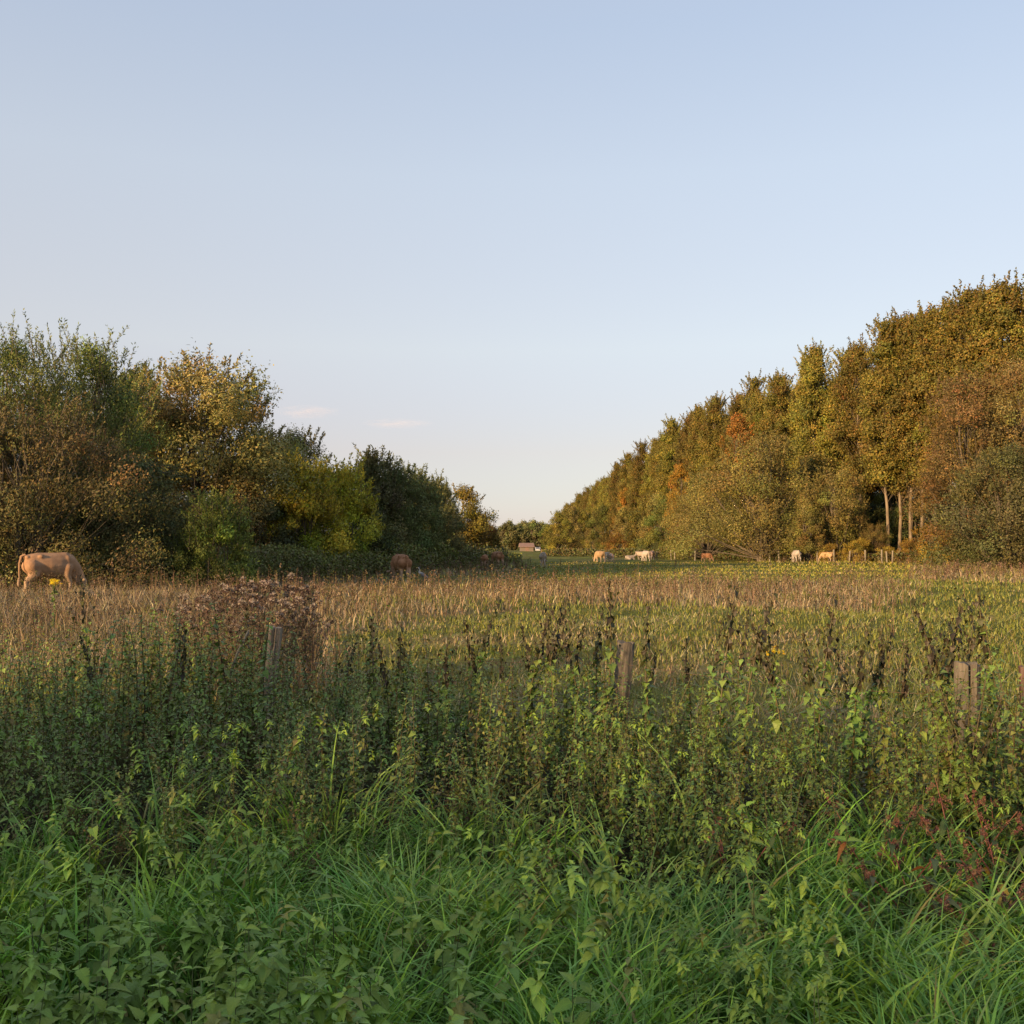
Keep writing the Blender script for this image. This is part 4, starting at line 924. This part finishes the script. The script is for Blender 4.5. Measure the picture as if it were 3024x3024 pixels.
def place_nettle(ms, x, y, h, rz, label, group, tilt=(0, 0)):
    t = thing('nettle_plant', label, 'nettle', (x, y, float(gz(x, y))), rz, group, h)
    t.rotation_euler = (tilt[0], tilt[1], rz)
    link('foliage', ms[0], t); link('stem', ms[1], t)
    return t
tips = [(1808, 1722, 8.0, 'tallest dark-tipped nettle just left of the round grey post'), (1608, 1786, 8.2, 'dark-tipped nettle leaning right at the photo centre'), (1532, 1786, 8.3, 'dark-tipped nettle leaning right over the straw patch'), (1652, 1800, 8.1, 'upright dark-tipped nettle between the centre and the round grey post'),
        (1946, 1797, 7.9, 'dark-tipped nettle just right of the round grey post'), (2137, 1735, 7.6, 'left one of a pair of tall black-tipped nettles'), (2200, 1757, 7.5, 'right one of a pair of tall black-tipped nettles'), (2428, 1760, 7.4, 'tall nettle with a thin bent dark tip right of the black-tipped pair'),
        (2512, 1850, 7.2, 'nettle bowing low to the right behind the yellow flowers'), (2772, 1775, 6.9, 'tall dark-tipped nettle left of the thick grey post'), (2905, 1742, 6.6, 'tallest nettle at the right, above the thick grey post'), (2865, 1770, 6.7, 'tall nettle left beside the tallest right-hand one'),
        (2842, 1838, 6.9, 'shorter dark-tipped nettle above the thick grey post'), (1372, 1768, 8.8, 'slanting brown-tipped nettle against the straw tuft'), (1115, 1830, 9.2, 'dark-tipped nettle standing left of the straw tuft'), (275, 1712, 10.4, 'lone blackish nettle spike below the head of the near cow'),
        (745, 1800, 10.2, 'dark spike rising among the thistles left of the split post'), (1010, 1880, 9.4, 'dark-tipped nettle right of the split post'), (2290, 1880, 7.6, 'nettle with its tip just below the yellow flowers'), (2780, 2010, 6.2, 'leafy nettle left of the thick grey post'), (2835, 2060, 5.8, 'low leafy nettle at the foot of the thick grey post'), (2885, 2050, 5.75, 'second low leafy nettle at the foot of the thick grey post'), (2985, 2030, 6.2, 'leafy nettle between the thick grey post and the rust brown post'), (2800, 1990, 6.1, 'leafy nettle in front of the left side of the thick grey post'), (2862, 2025, 5.9, 'leafy nettle directly before the foot of the thick grey post'), (2905, 1985, 6.1, 'leafy nettle before the right side of the thick grey post'), (3010, 1990, 5.9, 'nettle before the rust brown post'), (1880, 1990, 7.9, 'leafy nettle before the foot of the round grey post'), (1820, 2005, 7.8, 'second leafy nettle before the foot of the round grey post'), (2955, 1840, 6.5, 'leafy nettle near the right edge'), (1740, 1800, 8.1, 'nettle leaning right towards the tallest dark-tipped one')]
rng = np.random.default_rng(77)
for k_ in range(22):
    px_ = [1150, 1230, 1300, 1450, 1480, 1560, 1690, 1760, 1890, 2010, 2060, 2180, 2330, 2380, 2470, 2560, 2620, 2680, 2720, 2800, 330, 560][k_]
    place_nettle(DVm[k_ % 6], PX(px_, 8.3 if px_ < 2300 else 7.2), 8.3 if px_ < 2300 else 7.2, HT(rng.uniform(1800, 1900), 8.3 if px_ < 2300 else 7.2), rng.uniform(0, 6.28), 'nettle with a small dark tip standing a little above the nettle bank', 'shorter dark-tipped nettles above the bank', (rng.normal(0, .08), rng.normal(0, .08)))
for k_, (px_, py_) in enumerate([(2795, 1995), (2815, 2020), (2832, 2000), (2850, 2035), (2868, 2005), (2886, 2025), (2905, 2000), (2920, 2030), (2990, 1995), (3020, 2015), (3045, 2000)]):
    place_nettle(NVm[(3 * k_) % 10], PX(px_, 6.0 + .05 * (k_ % 3)), 6.0 + .05 * (k_ % 3), HT(py_, 6.0), k_ * 1.9, 'leafy nettle crowding in front of the thick grey post', 'nettles crowding before the thick grey post', (rng.normal(0, .05), rng.normal(0, .05)))
for i, (px, py, D, lab) in enumerate(tips):
    h = HT(py, D); ms = (NVm[i % 10] if lab.startswith(('leafy', 'second leafy', 'nettle before')) else DVm[[1, 0, 2, 4, 1, 3, 0, 3, 2, 0, 4, 5, 3, 2, 1, 4, 1, 5, 4, 1, 2, 0, 1, 2, 3, 4, 5, 0, 1, 2, 3, 4][i]])
    place_nettle(ms, PX(px, D) - .06, D, h * 1.03, [0, .1, -.2, 1, 3, .3, -.1, .2, 0, .3, 2, 3.1, .2, 0, 1, 1.5, 1, .5, 2, 1, 0, 2, 1, 0, 3, 1, 2, 0, 1, 2, 3, 1][i], lab, 'tall dark-tipped nettles' if 'dark' in lab or 'tall' in lab or 'black' in lab else 'nettles standing before the posts')

def veg_h(x, D):
    h = np.interp(D, [2.5, 3.2, 4, 5, 5.6, 6.5, 7.5, 9, 10.5, 12], [.40, .44, .50, .56, .66, .80, .93, 1.02, 1.05, 1.0])
    return h * (1.06 + .12 * lnoise(x, D, 1.4, 81) + .10 * lnoise(x, D, 3.6, 82) * smooth(7.5, 6, D))
def zone_lab(px, D):
    lr = 'on the left' if px < 1000 else 'in the middle' if px < 2000 else 'on the right'
    return lr
rng = np.random.default_rng(44)
cand = []
while len(cand) < 140:
    px = rng.uniform(-80, 3100)
    e = float(yf(PX(px, 8.5)))
    D = rng.uniform(5.6, min(10.8, max(7.0, e) + .9))
    x = PX(px, D)
    if D > yf(x) + .8: continue
    cand.append((px, D, x))
cand.sort(key=lambda c_: c_[1])
for i, (px, D, x) in enumerate(cand):
    h = float(veg_h(x, D)) * rng.uniform(.82, 1.18)
    rg_ = 'near the front edge of the bank' if D < 7 else 'along the line of the fence'
    place_nettle(NVm[i % 10], x, D, h, rng.uniform(0, 6.28), 'leafy green nettle ' + rg_ + ' ' + zone_lab(px, D), 'nettles ' + rg_ + ' ' + zone_lab(px, D), (rng.normal(0, .13), rng.normal(0, .13)))
# the rest of the nettle bank
g = Geo(); arr = [a.arrays() for a, b_ in NV]; sar = [b_.arrays() for a, b_ in NV]
cnt = 0
while cnt < 820:
    D = rng.uniform(5.3, 12.2); x = rng.uniform(-.62 * D - .4, .62 * D + .4)
    if D > yf(x) + 1.0 or (x > 1.5 and D > yf(x) + .4 and rng.uniform() < .5): continue
    h = float(veg_h(x, D)) * rng.uniform(.6, 1.02); k = rng.integers(10); a = rng.uniform(0, 6.28)
    M = rotmats(np.array([a]), np.array([rng.normal(0, .09)]), np.array([rng.normal(0, .09)]))[0]
    tint = math.exp(rng.normal(0, .18)); hue = np.array([1.12, 1.0, .95]) if rng.uniform() < .4 * (1 + (x < -1)) else np.array([1, 1, 1])
    for V, Q, T, CC in (arr[k], sar[k]):
        g.add((V @ M.T) * h + np.array([x, D, float(gz(x, D))]), Q, T, CC * tint * hue)
    cnt += 1
tag(link('nettle_bank', g.mesh('nettle_bank', M_leaf)), 'dense mass of nettles filling the bank along the fence', 'nettles', kind='stuff')

# near plants with leaves of their own
leaf_me = []
for k in range(4):
    V, Q, T, tc_ = leaf_template(True, [.30, .34, .28, .32][k], [.3, .5, .2, .4][k])
    cc = np.array(C_low[k % 3])[None] * tc_
    leaf_me.append(build_mesh('nettle_leaf', V, Q, T, cc, M_leaf, False))
gs = Geo(); sv = np.linspace(0, 1, 7); tube(gs, np.stack([.03 * np.sin(3 * sv), .02 * sv, sv], 1), .006 * (1.2 - .8 * sv), 6, (.10, .13, .05)); stem_me = gs.mesh('nettle_stem', M_leaf, True)
rng = np.random.default_rng(45)
spots = []
regions = [('at the bottom left', 0, 560, 2560, 3060, 17), ('left of the bottom centre', 560, 1180, 2600, 3060, 16), ('near the bottom centre', 1180, 1900, 2500, 3040, 12), ('at the bottom right', 1950, 2420, 2780, 3060, 13), ('on the lower left slope', 0, 900, 2350, 2560, 10), ('in the darker middle slope', 1350, 1950, 2280, 2520, 8), ('on the lower right slope', 2050, 2500, 2350, 2600, 4)]
for lab, a, b_, c0, c1, cnt in regions:
    for k in range(cnt):
        px = rng.uniform(a, b_); py = rng.uniform(c0, c1)
        h = .5
        for _ in range(3):
            D = (CAMZ - h) * 3028 / (py - HOR); h = float(np.interp(D, [2.8, 4, 5, 6], [.46, .52, .6, .7]))
        h *= rng.uniform(.95, 1.15)
        t = thing('nettle_plant', 'young nettle with broad toothed leaves ' + lab, 'nettle', (PX(px, D), D, float(gz(PX(px, D), D))), rng.uniform(0, 6.28), 'young broad-leaved nettles ' + lab)
        t.rotation_euler[0] = rng.normal(0, .1); t.rotation_euler[1] = rng.normal(0, .1)
        so = link('stem', stem_me, t); so.scale = (h, h, h)
        small = .62 if 'middle' in lab else .5 if lab == 'at the bottom right' else 1.0
        nodes = 7
        for j in range(nodes):
            f = .28 + .72 * j / (nodes - 1); base = np.array([.03 * math.sin(3 * f), .02 * f, f]) * h
            for q in range(2):
                lf = link('leaf', leaf_me[rng.integers(4)], t, base + np.array([0, 0, 0]))
                L_ = (.082 * (1.1 - .45 * f ** 3)) * rng.uniform(.8, 1.25) * small
                lf.scale = (L_, L_, L_)
                lf.rotation_euler = (.0 + rng.normal(0, .25) + (.5 if j == nodes - 1 else 0), rng.normal(0, .2), j * math.pi / 2 + q * math.pi + rng.normal(0, .25))
# leafy fill under and between them: low whorled plants
def grass_zone(x, D):
    px = 1512 + 3028 * x / D; py = np.minimum(HOR + (CAMZ - veg_h(x, D)) * 3028 / D, 2930)
    gs = lambda a, b_, sa, sb, w_: w_ * np.exp(-((px - a) / sa) ** 2 - ((py - b_) / sb) ** 2)
    z = np.maximum.reduce([gs(1180, 2480, 340, 350, 1.4), gs(620, 2430, 330, 190, .9), gs(1800, 2850, 330, 280, 1.2), gs(2750, 2850, 480, 330, 1.5), gs(1120, 2950, 200, 200, .6), gs(620, 2900, 90, 160, .7), gs(60, 2480, 140, 160, .7), gs(60, 2990, 200, 90, .6), gs(2250, 2560, 330, 90, .7)])
    return np.clip(z * (1 + .35 * lnoise(x, D, 3.0, 97)), 0, 1)
def rosette(seed):
    rg = np.random.default_rng(seed); pos = []; yaw = []; pit = []; sc_ = []
    for tier in range(4):
        f = [.0, .035, .065, .085][tier]; L_ = [1.0, .95, .7, .4][tier]
        for q in range(2 if tier != 1 else 4):
            pos.append((rg.normal(0, .004), rg.normal(0, .004), -f - 0 if tier == 0 else f)); yaw.append(tier * math.pi / 2 + q * (math.pi if tier != 1 else math.pi / 2) + rg.normal(0, .25)); pit.append([-.35, -.12, .12, .5][tier] + rg.normal(0, .2)); sc_.append(.062 * L_ * rg.uniform(.8, 1.15))
    g_ = Geo(); n_ = len(pos); scatter(g_, LT_mid[0], LT_mid[1], LT_mid[2], np.array(pos), rotmats(np.array(yaw), np.array(pit), rg.normal(0, .25, n_)), np.array(sc_), np.ones((n_, 3)) * np.exp(rg.normal(0, .12, (n_, 1))), LT_mid[3])
    return g_.arrays()
RS = [rosette(900 + k) for k in range(6)]
n = 4300
D = rng.uniform(2.2, 6.8, n); x = rng.uniform(-1, 1, n) * (.62 * D + .4)
keep = rng.uniform(0, 1, n) < (1 - .92 * grass_zone(x, D)) * (.25 + .75 * (lnoise(x, D, 3.8, 91) > -.35)) * (.55 + .45 * (D < 5)) * ((1512 + 3028 * x / D < 2500) | (D > 4.9))
D, x = D[keep], x[keep]
g = Geo()
for x_, D_ in zip(x, D):
    V, Q, T, CC = RS[rng.integers(6)]
    M = rotmats(np.array([rng.uniform(0, 6.28)]), np.array([rng.normal(0, .28)]), np.array([rng.normal(0, .28)]))[0]
    tint = np.array(C_low[rng.integers(3)] if rng.uniform() < .93 else (.20, .22, .05)) * math.exp(rng.normal(0, .16))
    g.add((V @ M.T) * rng.uniform(.6, 1.25) * ((1.0 if D_ < 4.4 else .8 if D_ < 5.2 else .6) * (.6 if x_ / D_ > .13 else 1.0)) + np.array([x_, D_, float(veg_h(x_, D_)) * rng.uniform(.62, 1.0)]), Q, T, CC * tint)
tag(link('leafy_undergrowth', g.mesh('leafy_undergrowth', M_leaf)), 'low nettle leaves filling the near bank', 'undergrowth', kind='stuff')

# near grass, leaning with broad shining blades
rng = np.random.default_rng(46)
tuft = []
n_t = 5200
D = rng.uniform(2.3, 6.4, n_t); x = rng.uniform(-1, 1, n_t) * (.62 * D + .5)
keep = rng.uniform(0, 1.0, n_t) < (grass_zone(x, D) * .46 + .02)
D, x = D[keep], x[keep]
nt_ = len(D); per = 30
tx = np.repeat(x, per); ty = np.repeat(D, per); n = len(tx)
az = np.repeat(rng.normal(-.7, 1.7, nt_), per) + rng.normal(0, .7, n)
bs = np.stack([tx + rng.normal(0, .07, n), ty + rng.normal(0, .07, n), gz(tx, ty)], 1)
lg = np.repeat(veg_h(x, D) * rng.uniform(.85, 1.1, nt_), per) * rng.uniform(.5, 1.15, n)
tint = np.repeat(pick(rng, [(.20, .36, .045), (.28, .43, .05), (.155, .30, .05), (.22, .35, .08)], nt_, .12), per, 0) * np.exp(rng.normal(0, .15, (n, 1)))
yl = rng.uniform(0, 1, n) < .04; tint[yl] = np.array([.24, .20, .06]) * np.exp(rng.normal(0, .2, (yl.sum(), 1)))
g = Geo()
blades(g, bs, lg, az, rng.uniform(.05, .5, n), rng.uniform(1.0, 2.9, n), rng.uniform(.010, .026, n), 7, tint, rng, tint * 1.15, 1.6, 1.1)
tag(link('bank_grass', g.mesh('bank_grass', M_grass)), 'long bright green arching grass on the near bank', 'grass', kind='stuff')

# ------------------------------------------------------------------ seeding olive plants
def seedy_plant(seed, H):
    rg = np.random.default_rng(seed); lf = Geo(); st = Geo(); sd = Geo()
    sv = np.linspace(0, 1, 6)
    for k in range(9):
        a = rg.uniform(0, 6.28); ln_ = rg.uniform(.5, 1)
        p0 = np.array([0, 0, H * rg.uniform(.15, .55)]); d = np.array([math.cos(a) * .4, math.sin(a) * .4, .8]); pts = p0 + d * (H * .55 * ln_) * sv[:, None] + np.array([0, 0, -.06]) * sv[:, None] ** 2
        tube(st, pts, .003 * (1.2 - .8 * sv), 4, (.10, .09, .03))
        n_ = 46; f = rg.uniform(.15, 1.05, n_); P = p0 + d * (H * .55 * ln_) * f[:, None] + rg.normal(0, .022, (n_, 3))
        col_ = pick(rg, [(.10, .11, .03), (.15, .13, .045), (.08, .10, .028)], n_, .2)
        leafcloud(lf, P, rg.normal(0, 1, (n_, 3)), rg.normal(0, 1, (n_, 3)) + [0, 0, 1], rg.uniform(.02, .045, n_), rg.uniform(.01, .018, n_), col_)
        n_ = 40; f = rg.uniform(.55, 1.1, n_); P = p0 + d * (H * .55 * ln_) * f[:, None] + rg.normal(0, .018, (n_, 3))
        leafcloud(sd, P, rg.normal(0, 1, (n_, 3)), rg.normal(0, 1, (n_, 3)), rg.uniform(.012, .022, n_), rg.uniform(.01, .014, n_), pick(rg, [(.20, .15, .06), (.16, .12, .05), (.22, .13, .07)], n_, .2))
    tube(st, np.stack([0 * sv, 0 * sv, sv * H * .8], 1), .006 * (1.2 - .7 * sv), 5, (.10, .09, .03))
    return lf.mesh('seeding_leaves', M_leaf), st.mesh('seeding_stem', M_leaf), sd.mesh('seed_cluster', M_dry)
SP = [seedy_plant(600 + k, .75) for k in range(3)]
for i, (px, py, D, lab) in enumerate([(905, 2330, 5.4, 'olive seeding weed above the lower left grass'), (330, 2340, 5.5, 'olive seeding weed on the left slope'), (240, 2290, 5.9, 'pale seeding weed furthest left among the dark nettles'), (1600, 2390, 5.1, 'yellowing seeding weed at the middle of the bank'), (1510, 2500, 4.8, 'brown-headed seeding weed below the yellowing one'),
                                   (1800, 2920, 3.6, 'drooping olive weed at the bottom right of centre'), (2240, 2610, 4.6, 'sprawling brown-topped weed on the right grass'), (2000, 2640, 4.5, 'sprawling olive weed beside the brown-topped one'), (560, 2200, 6.3, 'seeding weed above the left slope nettles'), (1350, 2180, 6.4, 'tawny seeding weed left of the bank centre'), (10, 2940, 3.6, 'rust brown seed head at the bottom left corner'), (1230, 2700, 4.2, 'small brown seeding weed in the central grass')]):
    h = HT(py, D)
    t = thing('seeding_weed', lab, 'weed', (PX(px, D), D, 0), i * 1.7, 'seeding weeds on the near bank', h / .85)
    for nm, me in zip(('foliage', 'stem', 'seed_head'), SP[i % 3]): link(nm, me, t)

# ------------------------------------------------------------------ pink knotweed on the right
def spike_mesh():
    rg = np.random.default_rng(3); g = Geo(); n_ = 60; f = rg.uniform(0, 1, n_)
    P = np.stack([.035 * f ** 2, 0 * f, .015 * f - .05 * f ** 2], 1) * 1.3 + rg.normal(0, .0038, (n_, 3))
    leafcloud(g, P, rg.normal(0, 1, (n_, 3)), rg.normal(0, 1, (n_, 3)), .009, .007, pick(rg, [(.22, .10, .075), (.26, .135, .10), (.16, .08, .055)], n_, .15)); return g.mesh('flower_spike', M_dry)
m_spk = spike_mesh()
kn_leaf = []
for k, c_ in enumerate([(.085, .12, .04), (.065, .10, .03), (.30, .22, .035), (.28, .13, .035)]):
    V, Q, T, tc_ = leaf_template(True, .135, .5); w_ = V.copy(); w_[:, 0] *= .95
    kn_leaf.append(build_mesh('knotweed_leaf', w_, Q, T, np.array(c_)[None] * tc_, M_leaf, True))
rng = np.random.default_rng(47)
def knotweed(px, py, D, lab, yellow=.1, spk=5):
    H = HT(py, D); t = thing('knotweed_plant', lab, 'knotweed', (PX(px, D), D, 0), rng.uniform(0, 6.28), 'pink-flowered knotweeds on the right of the bank')
    g = Geo()
    for b_ in range(3):
        a = b_ * 2.1 + rng.uniform(-.3, .3); sv = np.linspace(0, 1, 7); ln_ = H * rng.uniform(.8, 1.05)
        pts = np.stack([math.cos(a) * .28 * sv ** 1.4, math.sin(a) * .28 * sv ** 1.4, ln_ * sv * (1 - .08 * sv)], 1)
        tube(g, pts, .005 * (1.2 - .8 * sv), 5, (.26, .10, .07))
        for k in range(6):
            f = .3 + .65 * k / 5; p = [np.interp(f, sv, pts[:, i]) for i in range(3)]
            ty_ = 2 + rng.integers(2) if rng.uniform() < yellow else rng.integers(2)
            lf = link('leaf', kn_leaf[ty_], t, p); L_ = rng.uniform(.09, .16); lf.scale = (L_,) * 3; lf.rotation_euler = (rng.normal(-.15, .35), rng.normal(0, .3), k * 2.4 + rng.uniform(-.4, .4))
        for k in range(spk):
            f = rng.uniform(.8, 1.0); p = np.array([np.interp(f, sv, pts[:, i]) for i in range(3)]) + rng.normal(0, .02, 3)
            s_o = link('flower_spike', m_spk, t, p); s_o.scale = (rng.uniform(.8, 1.3),) * 3; s_o.rotation_euler = (rng.normal(0, .3), rng.normal(0, .3), rng.uniform(0, 6.28))
    link('stem', g.mesh('knotweed_stem', M_leaf, True), t)
for a in [(2570, 2290, 5.6, 'pink knotweed highest up, left of the group'), (2620, 2420, 5.2, 'pink knotweed in the left middle of the group'), (2700, 2490, 5.0, 'pink knotweed with drooping spikes at the centre of the group'), (2600, 2530, 4.9, 'pink knotweed with drooping spikes lowest on the left', .1),
          (2820, 2310, 5.5, 'pink knotweed standing tall behind broad leaves'), (2860, 2560, 4.8, 'pink knotweed with yellowing leaf hanging over the grass', .3), (2960, 2480, 4.9, 'pink knotweed turning yellow near the right edge', .6), (3010, 2400, 5.0, 'rusty red knotweed at the right edge', .5), (2930, 2290, 5.6, 'pale pink knotweed at the upper right of the group', .1), (2160, 2340, 5.5, 'small pinkish knotweed apart from the group on the left', .1, 2), (2980, 2660, 4.5, 'yellow and red knotweed lowest at the right edge', .8, 3)]:
    knotweed(*a)

# ------------------------------------------------------------------ thistles
rng = np.random.default_rng(48)
def thistle(seed, H):
    rg = np.random.default_rng(seed); st = Geo(); lf = Geo(); hd = Geo(); fl = Geo(); sv = np.linspace(0, 1, 6)
    for k in range(16):
        a = rg.uniform(0, 6.28); z0 = H * rg.uniform(.1, .55); ln_ = (H - z0) * rg.uniform(.75, 1.05); sp = rg.uniform(.1, .5)
        p0 = np.array([0, 0, z0]); e = np.array([math.cos(a) * sp * ln_, math.sin(a) * sp * ln_, ln_])
        pts = p0 + e * sv[:, None] + np.array([0, 0, .03]) * sv[:, None]
        tube(st, pts, .006 * (1.2 - .8 * sv), 4, (.17, .13, .09))
        n_ = 16; f = rg.uniform(0.05, .95, n_); P = p0 + e * f[:, None]
        leafcloud(lf, P, norm(rg.normal(0, 1, (n_, 3)) + [0, 0, -.3]), rg.normal(0, 1, (n_, 3)), rg.uniform(.05, .11, n_), rg.uniform(.015, .03, n_), pick(rg, [(.20, .15, .11), (.15, .11, .08), (.12, .12, .06)], n_, .2))
        for j in range(3):
            tip = p0 + e + rg.normal(0, .04, 3) * (j > 0)
            n_ = 26; dv = norm(rg.normal(0, 1, (n_, 3)))
            leafcloud(hd, tip + dv * .010, dv, rg.normal(0, 1, (n_, 3)), .024, .012, pick(rg, [(.09, .06, .045), (.14, .09, .07), (.06, .045, .035)], n_, .2))
            if rg.uniform() < .3:
                n_ = 30; dv = norm(rg.normal(0, 1, (n_, 3)) + [0, 0, .8]); leafcloud(fl, tip + dv * .012, dv, rg.normal(0, 1, (n_, 3)), .04, .008, pick(rg, [(.40, .34, .29), (.32, .27, .23)], n_, .1))
    tube(st, np.stack([0 * sv, 0 * sv, sv * H * .9], 1), .009 * (1.2 - .7 * sv), 5, (.17, .13, .09))
    return [st.mesh('thistle_stem', M_dry), lf.mesh('thistle_leaves', M_dry), hd.mesh('thistle_heads', M_dry), fl.mesh('thistle_fluff', M_dry)]
TH = [thistle(700 + k, 1.4) for k in range(4)]
for i, (px, py, D) in enumerate([(540, 1800, 13.2), (590, 1765, 13.4), (640, 1745, 13.0), (690, 1735, 13.5), (735, 1722, 13.2), (780, 1722, 13.6), (825, 1722, 13.1), (870, 1730, 13.4), (905, 1765, 13.0), (620, 1800, 12.4), (700, 1780, 12.2), (780, 1770, 12.4), (850, 1770, 12.3), (925, 1815, 12.7), (740, 1830, 11.8), (660, 1830, 11.9)]):
    h = HT(py, D)
    t = thing('thistle_plant', 'dead brown thistle with dark heads and pale fluff behind the split post' if i < 13 else 'shorter dead thistle at the front of the clump behind the split post', 'thistle', (PX(px, D), D, float(gz(PX(px, D), D))), i * 2.2, 'dead thistles in the clump behind the split post' if i < 13 else 'shorter dead thistles at the front of the clump', h / 1.42)
    for nm, me in zip(('stem', 'foliage', 'seed_head', 'fluff'), TH[i % 4]): link(nm, me, t)

# ragwort
def ragwort(px, py, D, lab, sc_):
    H = HT(py, D); t = thing('ragwort_plant', lab, 'ragwort', (PX(px, D), D, float(gz(PX(px, D), D))), 0)
    rg = np.random.default_rng(int(px)); st = Geo(); sv = np.linspace(0, 1, 5)
    tube(st, np.stack([0 * sv, 0 * sv, H * .86 * sv], 1), .007, 5, (.08, .10, .03))
    fm = Geo()
    for k in range(10):
        a = 2 * math.pi * k / 10; fm.add([(.006 * math.cos(a - .3), .006 * math.sin(a - .3), 0), (.024 * math.cos(a), .024 * math.sin(a), .004), (.006 * math.cos(a + .3), .006 * math.sin(a + .3), 0)], None, [(0, 1, 2)], (.75, .55, .02))
    th = np.arange(8) * math.pi / 4
    fm.add(np.concatenate([np.stack([.008 * np.cos(th), .008 * np.sin(th), 0 * th + .001], 1), [[0, 0, .007]]]), None, [(i, (i + 1) % 8, 8) for i in range(8)], (.45, .28, .01))
    me = fm.mesh('ragwort_flower', M_dry)
    for k in range(16):
        a = rg.uniform(0, 6.28); r_ = rg.uniform(.01, .12) * sc_; e = np.array([r_ * math.cos(a), r_ * math.sin(a), H + rg.uniform(-.07, .02)])
        tube(st, [(0, 0, H * .8), tuple(e * np.array([.6, .6, 1]) - np.array([0, 0, .03])), tuple(e)], .003, 4, (.08, .10, .03))
        f = link('flower', me, t, e); f.scale = (1.5 * sc_,) * 3; f.rotation_euler = (rg.uniform(.1, .9), rg.uniform(-.4, .4), rg.uniform(-.6, .6))
    link('stem', st.mesh('ragwort_stem', M_leaf, True), t)
    lf = Geo(); n_ = 40; f = rg.uniform(.1, .9, n_); leafcloud(lf, np.stack([0 * f, 0 * f, H * f], 1), rg.normal(0, 1, (n_, 3)), rg.normal(0, 1, (n_, 3)), .09, .04, pick(rg, C_net, n_, .2)); link('foliage', lf.mesh('ragwort_leaves', M_leaf), t)
ragwort(162, 1722, 19, 'yellow ragwort flowering in front of the near cow', 1.3)
ragwort(2285, 1912, 11.5, 'small yellow ragwort in the short grass right of centre', .9)

# pale stick and stake
g = Geo(); D = 10.0
tube(g, [(PX(683, D), D, HT(1990, D)), (PX(705, D), D, HT(1925, D)), (PX(737, D), D, HT(1860, D))], [.014, .013, .010], 6, cap=True)
tag(link('dead_stick', g.mesh('dead_stick', M_palepost, True)), 'thin pale dead stick leaning left of the split post', 'stick')
g = Geo(); D = 26
tube(g, [(PX(488, D), D, .35), (PX(505, D), D, .48), (PX(520, D + .2), D + .2, .33), (PX(535, D), D, .25)], [.02, .025, .02, .012], 6, cap=True)
tag(link('fallen_branch', g.mesh('fallen_branch', M_palepost, True)), 'pale fallen branch lying in the dry grass right of the near cow', 'branch')
for nm, px, py, D in [('stake', 1000 + 766 * 1000 / 1932 + 530, 0, 100)]:
    D = 88; g = Geo(); tube(g, [(0, 0, 0), (.02, 0, .9)], .025, 6, cap=True); tag(link('stake', g.mesh('stake', M_wire), None, (PX(1921, D), D, float(gz(PX(1921, D), D)))), 'thin dark stake alone in the far green strip', 'stake')

if False:
    print('TRIS', sum(len(m.loop_triangles) or sum(len(p.vertices) - 2 for p in m.polygons) for m in bpy.data.meshes))

# thin evening clouds far off
def cloud(px, py, wpx, hpx, lab, D=4200.0):
    wd = wpx * D / 3028 / 2; hd = hpx * D / 3028 / 2
    bm = bmesh.new(); bmesh.ops.create_icosphere(bm, subdivisions=3, radius=1.0, matrix=Matrix.Diagonal((wd, wd * .6, hd, 1)))
    me = bpy.data.meshes.new('cloud'); bm.to_mesh(me); bm.free()
    m, t, N, L = node_mat('cloud_vapour')
    out = N.new('ShaderNodeOutputMaterial'); pv = N.new('ShaderNodeVolumePrincipled'); tc = N.new('ShaderNodeTexCoord')
    mp = N.new('ShaderNodeMapping'); mp.inputs['Scale'].default_value = (1 / wd, 1 / (wd * .6), 1 / hd)
    ln_ = N.new('ShaderNodeVectorMath'); ln_.operation = 'LENGTH'; mr = N.new('ShaderNodeMapRange'); mr.inputs['From Min'].default_value = 1.0; mr.inputs['From Max'].default_value = .1
    mr.inputs['To Max'].default_value = .9 / wd
    L.new(tc.outputs['Object'], mp.inputs[0]); L.new(mp.outputs[0], ln_.inputs[0]); L.new(ln_.outputs['Value'], mr.inputs['Value']); nz = N.new('ShaderNodeTexNoise'); nz.inputs['Scale'].default_value = 2.2; nz.inputs['Detail'].default_value = 3; mt = N.new('ShaderNodeMath'); mt.operation = 'MULTIPLY'
    mr3 = N.new('ShaderNodeMapRange'); mr3.inputs['From Min'].default_value = .4; mr3.inputs['From Max'].default_value = .62; L.new(mp.outputs[0], nz.inputs['Vector']); L.new(nz.outputs[0], mr3.inputs['Value'])
    L.new(mr.outputs[0], mt.inputs[0]); L.new(mr3.outputs[0], mt.inputs[1]); L.new(mt.outputs[0], pv.inputs['Density'])
    pv.inputs['Color'].default_value = (1, .93, .9, 1); pv.inputs['Anisotropy'].default_value = 0
    L.new(pv.outputs[0], out.inputs['Volume']); me.materials.append(m)
    o = link('cloud', me, None, (PX(px, D), D, HT(py, D))); tag(o, lab, 'cloud')
cloud(1172, 1250, 230, 30, 'thin pinkish cloud wisp low over the left-hand trees')
cloud(905, 1215, 210, 44, 'very faint cloud wisp above the grey green round tree')
